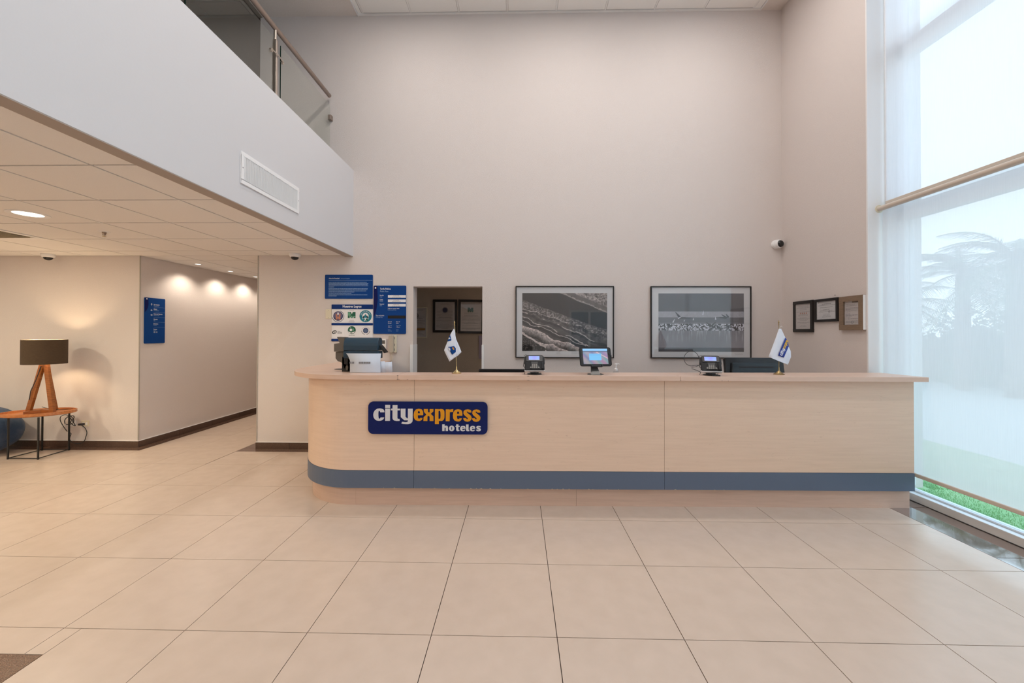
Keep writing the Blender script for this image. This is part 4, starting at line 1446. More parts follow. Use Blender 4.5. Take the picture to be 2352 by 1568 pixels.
def birds(U, V):
    W = 1 - V
    n = fbm(U, W, 6, 4, 8)
    st = fbm(U, W, 90, 4, 9, 2)
    f = fbm(U, W, 70, 50, 11, 3)
    g = 0.105 + 0.05 * n
    g = np.where((W > 0.31) & (W < 0.41), 0.34 + 0.10 * f, g)
    g = np.where((W > 0.41) & (W < 0.55), 0.14 + 0.06 * n, g)
    g = np.where(W >= 0.50, 0.17 + 0.10 * n + 0.12 * np.clip(W - 0.5, 0, 1), g)
    fl = (W > 0.52) & (W < 0.635)
    g = np.where(fl, np.where(f > 0.56, 0.62, np.where(f < 0.44, 0.05, g)), g)
    rf = (W > 0.635) & (W < 0.86)
    g = np.where(rf, g + 0.35 * np.clip(st - 0.56, 0, 1) * 3 * (1 - (W - 0.635) / 0.23), g)
    g = np.where(W > 0.93, 0.08 + 0.05 * n, g)

    def wing(x0, y0, x1, y1, w, v):
        nonlocal g
        L = ((x1 - x0) ** 2 + (y1 - y0) ** 2) ** 0.5
        t = ((U - x0) * (x1 - x0) + (W - y0) * (y1 - y0)) / L ** 2
        d = np.abs((U - x0) * (y1 - y0) - (W - y0) * (x1 - x0)) / L
        g = np.where((t > 0) & (t < 1) & (d < w * (1 - t * 0.8)), v, g)
    for q in ((0.25, 0.41, 0.20, 0.32, 0.018, 0.06), (0.25, 0.42, 0.40, 0.42, 0.018, 0.07), (0.23, 0.43, 0.27, 0.40, 0.010, 0.7), (0.80, 0.42, 0.74, 0.36, 0.016, 0.06), (0.82, 0.41, 0.79, 0.35, 0.014, 0.06),
              (0.80, 0.42, 0.67, 0.41, 0.018, 0.07), (0.67, 0.45, 0.67, 0.40, 0.008, 0.7), (0.41, 0.46, 0.41, 0.42, 0.008, 0.7), (0.52, 0.37, 0.53, 0.30, 0.007, 0.7), (0.61, 0.56, 0.56, 0.49, 0.016, 0.08),
              (0.62, 0.56, 0.67, 0.49, 0.016, 0.08), (0.17, 0.50, 0.19, 0.44, 0.008, 0.65), (0.30, 0.48, 0.31, 0.45, 0.006, 0.6)):
        wing(*q)
    g = np.clip(1.3 * g ** 1.1, 0.01, 1)[..., None]
    return np.concatenate([g * 0.95, g * 0.97, g * 1.10], -1)


def big_picture(x0, x1, z0, z1, px0, px1, pz0, pz1, fn, label, tilt=0.0):
    root = empty('framed_photograph', ((x0 + x1) / 2, YW, z0), label, 'picture', 'large framed photographs on the back wall')
    d, w = 0.032, 0.012
    MB().box(x0, x1, YW - d, YW - 0.001, z0, z0 + w).box(x0, x1, YW - d, YW - 0.001, z1 - w, z1)\
        .box(x0, x0 + w, YW - d, YW - 0.001, z0 + w, z1 - w).box(x1 - w, x1, YW - d, YW - 0.001, z0 + w, z1 - w).build('frame', FRAME_B, root, bevel=0.0015)
    ym = YW - 0.020
    MB().box(x0 + w, x1 - w, ym, YW - 0.006, z0 + w, z1 - w).build('mount', MATBOARD, root)
    printed('photo_print', PRINT, root, lambda u, v: (px0 + (px1 - px0) * u, ym - 0.001, pz0 + (pz1 - pz0) * v), 400, 280, fn)
    MB().box(x0 + w, x1 - w, ym - 0.006, ym - 0.004, z0 + w, z1 - w).build('glazing', GLASS_PIC, root)
    return root


big_picture(-0.223, 0.975, 1.139, 2.018, -0.141, 0.894, 1.223, 1.933, rocks, 'framed photograph of dark eroded rock ridges, behind the tablet')
p2 = big_picture(1.422, 2.627, 1.142, 2.016, 1.515, 2.541, 1.222, 1.929, birds, 'framed photograph of wading birds on water, nearer the window')
b = MB()
sg = [(2.43 + 0.10 * t, YW - 0.0212, 1.195 + 0.008 * sin(t * 26) * (1 - 0.4 * t)) for t in [k / 30 for k in range(31)]]
b.tube(sg, 0.0008, 4).build('signature', INK_G, p2)


# ------------------------------------------------------------------ certificates
def certificate(P, w, h, fw, fm, label, seed, group, depth=0.02, paper=PAPER, style=0, name='framed_certificate', margin=0.0, extra=None):
    """P(s, t, d) -> world point: s across 0..w, t up 0..h, d out of the wall"""
    root = empty(name, P(w / 2, 0, 0), label, 'framed certificate', group)

    def slab(s0, s1, t0, t1, d0, d1, m, nm, bev=0.0, mb=None):
        vs = [P(s, t, d) for t in (t0, t1) for d in (d0, d1) for s in (s0, s1)]
        fs = [(0, 2, 3, 1), (4, 5, 7, 6), (0, 1, 5, 4), (2, 6, 7, 3), (0, 4, 6, 2), (1, 3, 7, 5)]
        if mb is not None:
            mb.add(vs, fs)
            return
        return MB().add(vs, fs).build(nm, m, root, bevel=bev)
    f = MB()
    for q in ((0, w, 0, fw), (0, w, h - fw, h), (0, fw, fw, h - fw), (w - fw, w, fw, h - fw)):
        slab(*q, 0.0005, depth, None, None, mb=f)
    f.build('frame', fm, root, bevel=0.0015)
    doc = slab(fw, w - fw, fw, h - fw, 0.001, depth * 0.45, paper, 'document')
    dd = depth * 0.45
    rd = random.Random(seed)
    ink = MB()
    s0, s1, t0, t1 = fw + 0.012 + margin, w - fw - 0.012 - margin, fw + 0.02, h - fw - 0.02
    t = t1 - 0.012
    k = 0
    while t > t0:
        if style != 2 and t1 - t > 0.03 and t1 - t < 0.03 + (t1 - t0) * 0.18 and style == 1:
            t -= 0.012
            continue
        cw = (s1 - s0) * rd.choice((0.5, 0.7, 0.9, 0.95, 0.35))
        sa = (s0 + s1 - cw) / 2 if style != 2 else s0
        x = sa
        bold = rd.random() < 0.22
        while x < sa + cw - 0.003:
            ww = min(rd.uniform(0.005, 0.022), sa + cw - x)
            slab(x, x + ww, t, t + (0.0055 if bold else 0.003), dd, dd + 0.0006, None, None, mb=ink)
            x += ww + 0.004
        t -= rd.choice((0.010, 0.012, 0.022))
        k += 1
    ink.build('text_lines', INK_G, doc)['kind'] = 'stuff'
    if extra:
        extra(doc, P, dd, w, h)
    slab(fw, w - fw, fw, h - fw, depth * 0.8, depth * 0.8 + 0.0015, GLASS_PIC, 'glazing')
    return root


def shape(root, P, d, pts, m, nm='emblem', holes=()):
    loops = [list(pts)] + [list(h) for h in holes]
    flat = [p for l in loops for p in l]
    tris = tessellate_polygon([[Vector((p[0], p[1], 0)) for p in l] for l in loops])
    MB().add([P(p[0], p[1], d) for p in flat], [tuple(t) for t in tris]).build(nm, m, root)


def side_wall(y_far, z0, dy, tilt=0.0):
    # certificates on the right side wall: s runs towards the camera
    c_, s_ = cos(tilt), sin(tilt)
    return lambda s, t, d: Vector((XR - d, y_far - (s * c_ - t * s_), z0 + s * s_ + t * c_))


def ex_orange(root, P, d, w, h):
    for k in range(4):
        shape(root, P, d + 0.001, [(w * (0.36 + 0.10 * k) + 0.008 * cos(t), h * 0.60 + 0.010 * sin(t)) for t in [2 * pi * q / 8 for q in range(8)]], INK_O, 'stamp')


def ex_seal(root, P, d, w, h):
    shape(root, P, d + 0.001, disc(w * 0.62, h * 0.42, 0.011, 12), INK_G, 'stamp', [disc(w * 0.62, h * 0.42, 0.007, 12)])
    shape(root, P, d + 0.001, disc(w * 0.17, h * 0.84, 0.006, 10), INK_G, 'stamp')


def ex_grey(root, P, d, w, h):
    shape(root, P, d + 0.001, [(w * 0.50, h * 0.80), (w * 0.83, h * 0.80), (w * 0.83, h * 0.85), (w * 0.50, h * 0.85)], FRAME_T, 'heading_bar')
    shape(root, P, d + 0.001, disc(w * 0.5, h * 0.23, 0.014, 14), INK_G, 'stamp', [disc(w * 0.5, h * 0.23, 0.010, 14)])


GS = 'framed certificates on the right side wall'
certificate(side_wall(2.786, 1.462, 0), 0.306, 0.350, 0.034, FRAME_B, 'tall black framed certificate with orange marks, deepest on the right side wall', 1, GS, 0.022, PAPER_D, 0, extra=ex_orange)
certificate(side_wall(2.452, 1.568, 0, 0.006), 0.316, 0.240, 0.026, FRAME_B, 'wide black framed certificate in the middle of the right side wall', 2, GS, 0.022, PAPER, 0, extra=ex_seal)
c3 = certificate(side_wall(2.108, 1.481, 0), 0.275, 0.326, 0.050, FRAME_T, 'taupe wood framed certificate beside the window reveal', 3, GS, 0.030, PAPER_D, 2, extra=ex_grey)
MB().box(XR - 0.028, XR, 1.8295, 1.8325, 1.483, 1.805).build('frame_side', WHITE, c3)
nl = tag(MB().lathe([(0, -0.006), (0.004, -0.006), (0.004, -0.003), (0.0015, -0.003), (0.0015, 0.0)], (XR, 2.19, 1.835), 8, 'x').build('picture_nail', INK), 'small nail in the wall above the wide certificate', 'nail')


def office(x0, z0, tilt=0.0):
    c_, s_ = cos(tilt), sin(tilt)
    return lambda s, t, d: Vector((x0 + s * c_ - t * s_, 4.6 - d, z0 + s * s_ + t * c_))


def ex_round(root, P, d, w, h):
    shape(root, P, d + 0.001, disc(w * 0.5, h * 0.68, 0.052, 28), PAPER_D, 'emblem')
    shape(root, P, d + 0.0015, disc(w * 0.5, h * 0.68, 0.050, 28), INK_N, 'emblem', [disc(w * 0.5, h * 0.68, 0.046, 28)])
    shape(root, P, d + 0.0015, disc(w * 0.5, h * 0.68, 0.041, 28), INK_N, 'emblem')


def ex_m(root, P, d, w, h):
    x, z, q = w * 0.47, h * 0.70, 0.0012
    shape(root, P, d + 0.001, [(x + (a - 920) * q * 0.28, z + (520 - b_) * q * 0.28) for a, b_ in [(780, 412), (885, 412), (920, 490), (960, 412), (1055, 412), (1055, 635), (985, 635), (985, 560), (950, 635), (890, 635), (850, 560), (850, 635), (780, 635)]], INK_E, 'emblem')


def ex_burst(root, P, d, w, h):
    for k in range(12):
        a_ = 2 * pi * k / 12
        shape(root, P, d + 0.001, [(w * 0.5 + (0.02 * cos(a_ + e)), h * 0.72 + 0.02 * sin(a_ + e)) for e in (-0.15, 0.15)] + [(w * 0.5 + 0.05 * cos(a_ + e), h * 0.72 + 0.05 * sin(a_ + e)) for e in (0.12, -0.12)], INK, 'emblem')
    shape(root, P, d + 0.001, [(w * 0.08, h * 0.24), (w * 0.92, h * 0.24), (w * 0.92, h * 0.31), (w * 0.08, h * 0.31)], INK_AMB, 'gold_band')


GO = 'framed certificates in the back office'
certificate(office(-1.583, 1.446), 0.395, 0.537, 0.038, FRAME_B, 'black framed certificate with a round navy seal, seen through the doorway', 5, GO, 0.02, PAPER_D, 1, extra=ex_round)
certificate(office(-1.170, 1.432, -0.01), 0.42, 0.552, 0.038, FRAME_B, 'black framed certificate with a green letter mark, right side of the doorway', 6, GO, 0.02, PAPER_D, 1, extra=ex_m)
certificate(office(-2.05, 1.360), 0.370, 0.50, 0.012, IVORY, 'white edged certificate with a dark sunburst and gold band, left in the doorway', 7, GO, 0.015, PAPER_D, 1, extra=ex_burst)
tag(MB().box(-0.83, -0.70, 4.588, 4.5995, 1.02, 1.395).build('lilac_leaflet', mat('lilac_paper', (0.36, 0.31, 0.40, 1), 0.8)), 'lilac paper leaflet on the office wall at the doorway edge', 'leaflet')

# directory sign on the corridor wall
dr = empty('directory_sign', (XC, 3.21, 1.294), 'blue directory sign with arrows on the corridor wall', 'sign')
y0, y1, z0, z1 = 3.066, 3.360, 1.294, 1.883
xs_ = XC + 0.012
MB().prism(rrect(y0, y1, z0, z1, 0.012, 4), XC + 0.0005, xs_, 'x').build('plate', SIGN_B, dr, bevel=0.001, seg=1)


def sgn(px, py):      # position from the upper left as fractions
    return y0 + (y1 - y0) * px, z1 - (z1 - z0) * py


MB().prism([sgn(*q) for q in ((0.003, 0.02), (0.03, 0.003), (0.15, 0.003), (0.165, 0.07), (0.17, 0.15), (0.14, 0.22), (0.08, 0.28), (0.003, 0.32))], xs_, xs_ + 0.0006, 'x').build('navy_crescent', SIGN_D, dr)
MB().prism([sgn(*q) for q in ((0.06, 0.018), (0.12, 0.018), (0.12, 0.042), (0.06, 0.042))], xs_ + 0.0006, xs_ + 0.0012, 'x').build('emblem', INK_W, dr)
rows = (('Sala de Juntas', 'Meeting Room'), ('Alberca', 'Swimming Pool'), ('Centro de Negocios', 'Business Center'), ('Gimnasio', 'Gym'), ('Elevadores', 'Elevators'), ('Cuartos', 'Rooms'))
pys = (0.155, 0.255, 0.362, 0.480, 0.580, 0.702)
for (s, e), py in zip(rows, pys):
    Y, Z = sgn(0.42, py)
    text(s, dr, 'lettering', INK_W, (lambda Y, Z: (lambda x, z: (xs_ + 0.0007, Y + x, Z + z)))(Y, Z), 0.022, 0.70, bold=0.0004)
    Y, Z = sgn(0.42, py + 0.027)
    text(e, dr, 'lettering', INK_B, (lambda Y, Z: (lambda x, z: (xs_ + 0.0007, Y + x, Z + z)))(Y, Z), 0.018, 0.70)
Y, Z = sgn(0.42, 0.765)
text('102 - 110', dr, 'lettering', INK_W, lambda x, z: (xs_ + 0.0007, Y + x, Z + z), 0.022, 0.66, bold=0.0004)
b = MB()
for py in (0.205, 0.315, 0.425, 0.532, 0.645):
    ya_, za_ = sgn(0.42, py)
    yb_, _ = sgn(0.995, py)
    b.box(xs_, xs_ + 0.0006, ya_, yb_, za_, za_ + 0.0012)
b.build('rules', INK_B, dr)['kind'] = 'stuff'
for py, rot in ((0.143, pi / 2), (0.270, pi), (0.375, 0)):
    cy0, cz0 = sgn(0.32, py)
    A = [(-0.014, -0.0022), (0.004, -0.0022), (-0.002, -0.010), (0.003, -0.010), (0.014, 0), (0.003, 0.010), (-0.002, 0.010), (0.004, 0.0022), (-0.014, 0.0022)]
    MB().prism([(cy0 + a * cos(rot) - c_ * sin(rot), cz0 + a * sin(rot) + c_ * cos(rot)) for a, c_ in A], xs_, xs_ + 0.0006, 'x').build('arrow', INK_W, dr)

# ------------------------------------------------------------------ things on the counter
Z0 = TZ1
# printer
pr = empty('desktop_printer', (-1.56, 1.62, Z0), 'dark blue and grey desktop printer at the curved end of the counter', 'printer')
xa, xb = -1.722, -1.418


def yz(pts, dx=0.0):
    return pts


ped = MB().box(-1.752, -1.655, 1.60, 1.67, Z0, Z0 + 0.135).build('pedestal', BLACK, pr, bevel=0.004)
MB().prism(disc(-1.705, Z0 + 0.035, 0.012, 12, 0.022), 1.597, 1.601, 'y').build('pedestal_knob', PRN_G, ped)
prof = [(1.56, 1.285), (1.558, 1.33), (1.563, 1.352), (1.575, 1.375), (1.59, 1.392), (1.605, 1.399), (1.66, 1.399), (1.68, 1.38), (1.68, 1.285)]
MB().prism([(y, z) for y, z in prof], xa, xb, 'x').build('upper_cover', PRN_B, pr, bevel=0.008, seg=3)
MB().prism([(1.565, 1.215), (1.558, 1.235), (1.558, 1.281), (1.68, 1.281), (1.68, 1.215)], xa, xb + 0.004, 'x').build('lower_cover', PRN_B, pr, bevel=0.006, seg=3)
MB().prism([(-1.815, 1.275), (-1.815, 1.345), (-1.765, 1.350), (-1.79, 1.405), (-1.722, 1.402), (-1.722, 1.275)], 1.58, 1.67, 'y').build('side_module', PRN_G, pr, bevel=0.004)
MB().prism([(-1.81, 1.215), (-1.81, 1.272), (-1.728, 1.272), (-1.728, 1.09 + 0.03), (-1.66, 1.09 + 0.03), (-1.70, 1.16), (-1.75, 1.175), (-1.79, 1.19)], 1.60, 1.67, 'y').build('side_frame', PRN_G, pr, bevel=0.004)
MB().prism([(-1.420, 1.332), (-1.402, 1.332), (-1.350, 1.268), (-1.378, 1.262)], 1.60, 1.65, 'y').build('output_arm', BLACK, pr, bevel=0.003)
MB().box(xa + 0.02, xb - 0.02, 1.60, 1.66, 1.02 + 0.08, 1.215).build('lower_body', PRN_G, pr, bevel=0.004)
# papers standing and curling out of the printer
def sheet(pts2d, yf, name, label, bars=False, n=1):
    o = empty(name, (pts2d[0][0], yf(0), Z0), label, 'paper')
    return o


pap = empty('paper_sheets', (-1.45, 1.55, Z0), 'white printed sheets curling down in front of the printer', 'paper')
vs, fs = [], []
N = 16
for i in range(N + 1):
    t = i / N
    z = 1.262 - (1.262 - Z0 - 0.001) * t
    xl_ = -1.695 + 0.055 * min(1, t * 2.4) ** 0.7
    xr_ = -1.385 + 0.012 * t
    yq = 1.553 - 0.045 * sin(min(1.0, t * 1.6) * pi / 2)
    vs += [(xl_, yq, z), ((xl_ + xr_) / 2, yq - 0.006, z), (xr_, yq + 0.004, z)]
for i in range(N):
    for k in range(2):
        a_ = i * 3 + k
        fs.append((a_, a_ + 1, a_ + 4, a_ + 3))
o1 = MB().add(vs, fs, True).build('front_sheet', SHEET, pap)
sm = o1.modifiers.new('s', 'SOLIDIFY')
sm.thickness = 0.0006
for k, (x1_, zt, yq) in enumerate(((-1.345, 1.195, 1.525), (-1.285, 1.185, 1.535))):
    vs, fs = [], []
    for i in range(9):
        t = i / 8
        x = -1.60 + (x1_ + 1.60) * t
        top = zt + 0.004 * cos(5 * t + k)
        vs += [(x, yq + 0.02 * t * t, Z0 + 0.001), (x - 0.006 * t, yq + 0.02 * t * t + 0.004, top)]
    for i in range(8):
        fs.append((2 * i, 2 * i + 2, 2 * i + 3, 2 * i + 1))
    o1 = MB().add(vs, fs, True).build('loose_sheet', SHEET, pap)
    sm = o1.modifiers.new('s', 'SOLIDIFY')
    sm.thickness = 0.0006
for x0_, x1_ in ((-1.640, -1.622), (-1.619, -1.602), (-1.560, -1.542), (-1.539, -1.521), (-1.518, -1.500), (-1.497, -1.479), (-1.476, -1.460)):
    MB().box(x0_, x1_, 1.4995, 1.5005, 1.176, 1.192).build('printed_bar', INK_G, pap)


# payment terminals
def terminal(cx, cy, rz, label, w=0.165, arm=False):
    root = empty('payment_terminal', (cx, cy, Z0), label, 'card terminal', 'card payment terminals on the counter')
    T0 = Matrix.Translation((cx, cy, Z0)) @ Matrix.Rotation(rz, 4, 'Z')
    T1 = T0 @ Matrix.Translation((0, -0.01, 0.095)) @ Matrix.Rotation(radians(-32), 4, 'X')
    # in T1: x across, z up the face, y = depth (front at negative y)
    MB(T0).lathe([(0.0, 0.0), (0.062, 0.0), (0.062, 0.006), (0.052, 0.010), (0.030, 0.012)], n=28).build('base', BLACK, root)
    MB(T0).prism([(-0.033, 0.010), (0.033, 0.010), (0.045, 0.052), (-0.045, 0.052)], -0.02, 0.035, 'y').build('stand', BLACK, root, bevel=0.004)
    MB(T1).prism([(-w / 2, -0.060), (-w / 2 + 0.008, -0.070), (w / 2 - 0.008, -0.070), (w / 2, -0.060), (w / 2 - 0.002, 0.058), (w / 2 - 0.016, 0.074), (-w / 2 + 0.016, 0.074), (-w / 2 + 0.002, 0.058)], -0.008, 0.030, 'y').build('body', DKGREY, root, bevel=0.005)
    MB(T1).prism([(-w / 2 - 0.001, -0.074), (w / 2 + 0.001, -0.074), (w / 2 + 0.001, -0.062), (w / 2 - 0.006, -0.069), (-w / 2 + 0.006, -0.069), (-w / 2 - 0.001, -0.062)], -0.004, 0.026, 'y').build('silver_edge', SILVER, root, bevel=0.001)
    MB(T1).box(-w / 2 + 0.012, w / 2 - 0.012, -0.012, -0.006, 0.010, 0.068).build('bezel', BLACK, root, bevel=0.002)
    s0, s1, t0, t1 = -0.048, 0.042, 0.024, 0.060
    R0 = Matrix.Translation((cx, cy, Z0))
    printed('display', SCREEN, root, lambda u, v: tuple(T1 @ Vector((s0 + (s1 - s0) * u, -0.0125, t0 + (t1 - t0) * v))), 24, 12,
            lambda U, V: np.stack([0.22 + 0.12 * (V < 0.2) + 0.1 * (U < 0.08) + 0 * U, 0.30 + 0.12 * (V < 0.2) + 0.05 * np.sin(U * 9), 0.85 + 0 * U], -1))
    kw = MB(T1).prism([(-0.030, 0.006), (0.030, 0.006), (0.026, -0.020), (0.050, -0.058), (-0.040, -0.058), (-0.026, -0.020)], -0.0135, -0.007, 'y').build('keypad_well', BLACK, root, bevel=0.0015)
    for i in range(3):
        for j in range(4):
            x, z = -0.015 + 0.015 * i, -0.020 - 0.010 * j
            MB(T1).box(x - 0.005, x + 0.005, -0.0155, -0.0135, z - 0.003, z + 0.003).build('key', KEY, kw)
    for x in (-0.032, 0.034):
        MB(T1).prism(disc(x, -0.046, 0.007, 10, 0.005), -0.0155, -0.0130, 'y').build('key', KEY, kw)
    MB(T1).box(w / 2 - 0.028, w / 2 - 0.006, -0.020, -0.008, -0.060, 0.0).build('card_slot', DKGREY, root, bevel=0.003)
    for sx_ in (-1, 1):
        MB(T1).box(sx_ * w / 2 - 0.004, sx_ * w / 2 + 0.004, 0.0, 0.024, 0.0, 0.052).build('side_bumper', BLACK, root, bevel=0.002)
    cpts = [(-w / 2 - 0.002, 0.012, 0.05), (-w / 2 - 0.004, 0.02, 0.080), (-w / 2 + 0.012, 0.02, 0.092), (-w / 2 + 0.026, 0.02, 0.078)]
    b = MB(T1).tube(cpts, 0.0022, 6).tube([(-w / 2 - 0.002, 0.012, 0.05), (-w / 2 - 0.008, 0.01, 0.0), (-w / 2 - 0.010, 0.01, -0.025), (-w / 2 - 0.002, 0.012, -0.035), (-w / 2 + 0.004, 0.014, -0.02)], 0.0028, 6)
    b.build('cable', BLACK, root)
    MB(T0).tube([(-0.06, 0.03, 0.045), (-0.075, 0.01, 0.02), (-0.088, -0.02, 0.003)], 0.002, 6).tube([(0.05, 0.02, 0.045), (0.058, 0.02, 0.02), (0.05, -0.01, 0.006)], 0.002, 6).build('cable', BLACK, root)
    return root, T0, T1


terminal(-0.052, 1.455, 0.0, 'black card terminal facing forward, below the rock photograph')
t2, T0, T1 = terminal(1.415, 1.455, radians(-16), 'black card terminal turned sideways with a looped cable, below the bird photograph', 0.155)
cl_ = [(1.355, 1.50, 1.205)] + [(1.275 + 0.062 * cos(a_), 1.50, 1.232 + 0.062 * sin(a_)) for a_ in [radians(35 + k * 15) for k in range(18)]] + [(1.335, 1.50, 1.176)]
MB().tube(cl_, 0.0022, 6).tube([(1.35, 1.49, 1.185), (1.31, 1.49, 1.165), (1.275, 1.49, 1.160), (1.27, 1.48, 1.148), (1.31, 1.47, 1.135), (1.345, 1.46, 1.115)], 0.0022, 6).build('looped_cable', BLACK, t2)
MB(T0).box(0.0, 0.06, -0.075, -0.035, 0.0, 0.010).build('cable_clip', BLACK, t2, bevel=0.003)

# tablet on a metal stand
tb = empty('tablet_stand', (0.457, 1.50, Z0), 'tablet in a black case on a grey metal stand', 'tablet')
T0 = Matrix.Translation((0.457, 1.47, Z0))
MB(T0).prism([(-0.070, -0.045), (0.040, -0.055), (0.070, -0.02), (0.060, 0.06), (-0.050, 0.07)], 0.0, 0.004).build('foot', mat('stand_grey', (0.17, 0.17, 0.165, 1), 0.35, metal=0.7), tb, bevel=0.001)
MB(T0).add([(-0.040, -0.040, 0.003), (0.038, -0.040, 0.003), (0.018, 0.022, 0.085), (-0.030, 0.022, 0.085),
            (-0.040, -0.035, 0.003), (0.038, -0.035, 0.003), (0.018, 0.027, 0.085), (-0.030, 0.027, 0.085)],
           [(0, 1, 2, 3), (7, 6, 5, 4), (0, 4, 5, 1), (1, 5, 6, 2), (2, 6, 7, 3), (3, 7, 4, 0)]).build('neck', bpy.data.materials['stand_grey'], tb)
T1 = T0 @ Matrix.Translation((0.004, 0.0, 0.150)) @ Matrix.Rotation(radians(4), 4, 'Z') @ Matrix.Rotation(radians(-20), 4, 'X')
tw, th_ = 0.134, 0.082
MB(T1).prism(rrect(-tw, tw, -th_, th_, 0.018, 5), -0.004, 0.010, 'y').build('case', DKGREY, tb, bevel=0.003)
MB(T1).prism(rrect(-tw + 0.010, tw - 0.010, -th_ + 0.008, th_ - 0.008, 0.008, 4), -0.0052, -0.0035, 'y').build('bezel', BLACK, tb)


def tab_screen(U, V):
    r = 0.14 + 0.16 * np.abs(np.sin(9 * U + 4 * V)) * (V < 0.8)
    g = 0.17 + 0.10 * np.abs(np.sin(7 * U + 5 * V))
    bl = 0.28 + 0.10 * V
    top = V > 0.86
    bar = (V > 0.78) & (V <= 0.86)
    card = (U > 0.24) & (U < 0.74) & (V > 0.25) & (V < 0.67)
    col = np.stack([r, g, bl], -1)
    col[bar] = (0.10, 0.13, 0.20)
    col[top] = (0.25, 0.52, 0.85)
    col[card] = (0.16, 0.46, 0.78)
    ln = card & (np.abs(V - 0.60) < 0.012)
    col[ln] = (0.12, 0.35, 0.6)
    ln = (np.abs(V - 0.60 + 0.9 * (U - 0.75)) < 0.03) & ~card & ~top & ~bar
    col[ln] = (0.62, 0.40, 0.45)
    return col


printed('screen', SCREEN, tb, lambda u, v: tuple(T1 @ Vector((-0.106 + 0.210 * u, -0.0056, -0.066 + 0.134 * v))), 60, 40, tab_screen)
MB(T1).box(-0.046, 0.052, -0.012, 0.014, -0.090, -0.080).box(-0.046, -0.036, -0.014, -0.004, -0.090, -0.070).box(0.042, 0.052, -0.014, -0.004, -0.090, -0.070).build('holder_lip', BLACK, tb, bevel=0.003)
MB(T1).prism(disc(-0.120, 0.0, 0.006, 14), -0.0058, -0.005, 'y').build('home_button', INK, tb)
MB(T1).prism([(0.110, 0.030), (0.136, 0.010), (0.136, -0.004), (0.122, 0.006), (0.112, 0.022)], -0.008, -0.004, 'y').build('case_strap', BLACK, tb)


# monitors on the staff side
def monitor(cx, cy, w, h, z0, tilt, label, slot=True):
    root = empty('computer_monitor', (cx, cy, 0.86), label, 'monitor', 'monitors behind the counter')
    T = Matrix.Translation((cx, cy, z0)) @ Matrix.Rotation(radians(tilt), 4, 'X')
    MB(T).prism([(-w / 2, 0), (w / 2, 0), (w / 2 - 0.012, h), (-w / 2 + 0.018, h)], -0.012, 0.012, 'y').build('housing', BLACK, root, bevel=0.006)
    rb_ = MB(T).prism([(-w / 2 + 0.05, 0.05), (w / 2 - 0.05, 0.05), (w / 2 - 0.07, h - 0.05), (-w / 2 + 0.07, h - 0.05)], -0.035, -0.010, 'y').build('rear_bulge', DKGREY if not slot else mat('monitor_back', (0.014, 0.022, 0.030, 1), 0.28), root, bevel=0.010)
    if slot:
        MB(T).box(-w / 2 + 0.13, w / 2 - 0.13, -0.037, -0.034, h - 0.10, h - 0.085).build('vent_slot', INK, rb_)
    MB(T).box(-w / 2 + 0.01, w / 2 - 0.01, 0.0122, 0.0132, 0.012, h - 0.012).build('screen_face', BLACK, root)
    MB().box(cx - 0.03, cx + 0.03, cy + 0.0, cy + 0.03, 0.862, z0 + 0.1).build('stand_neck', BLACK, root, bevel=0.003)
    MB().lathe([(0, 0.0), (0.11, 0.0), (0.11, 0.008), (0.03, 0.014)], (cx, cy + 0.02, 0.861), 28, sy=0.75).build('stand_foot', BLACK, root)


monitor(2.075, 1.95, 0.58, 0.33, 0.885, -8, 'black monitor seen from behind beside the second flag')
monitor(-0.335, 1.98, 0.50, 0.20, 0.893, 0, 'black monitor whose top edge shows beside the forward card terminal', False)

# pump bottle
bt = empty('pump_bottle', (0.713, 1.80, 0.86), 'clear sanitiser pump bottle behind the tablet', 'bottle')
MB().lathe([(0, 0.0), (0.036, 0.0), (0.038, 0.01), (0.038, 0.19), (0.034, 0.215), (0.020, 0.235), (0.014, 0.24), (0.014, 0.25)], (0.713, 1.80, 0.861), 28).build('bottle_body', CLEAR_P, bt)
MB().lathe([(0.0, 0.235), (0.016, 0.236), (0.016, 0.256), (0.007, 0.26), (0.007, 0.29), (0.012, 0.292), (0.012, 0.305), (0, 0.307)], (0.713, 1.80, 0.861), 20)\
    .tube([(0.713, 1.80, 1.160), (0.740, 1.80, 1.162), (0.745, 1.80, 1.156)], 0.0035, 8).build('pump', WHITE, bt)


# table flags
def to_fl(u, v, ub, vb, xb_, yb_, k=0.00372):
    return xb_ + (u - ub) * k, Z0 + (vb - v) * k


def flag_base(root, x, y, xt, zt, m, finial_dark=False):
    MB().lathe([(0, 0.0), (0.041, 0.0), (0.043, 0.003), (0.034, 0.008), (0.022, 0.018), (0.010, 0.028), (0.006, 0.036), (0.005, 0.06), (0, 0.06)], (x, y, Z0), 32).build('base', m, root)
    MB().tube([(x, y, Z0 + 0.03), (xt, y, zt)], 0.0024, 10).build('pole', m, root)
    MB().lathe([(0.0022, -0.035), (0.008, -0.033), (0.003, -0.030), (0.004, -0.015), (0.006, -0.008), (0.003, 0.0), (0.0, 0.012)], (xt, y, zt), 14).build('finial', BRASS_D if finial_dark else m, root)


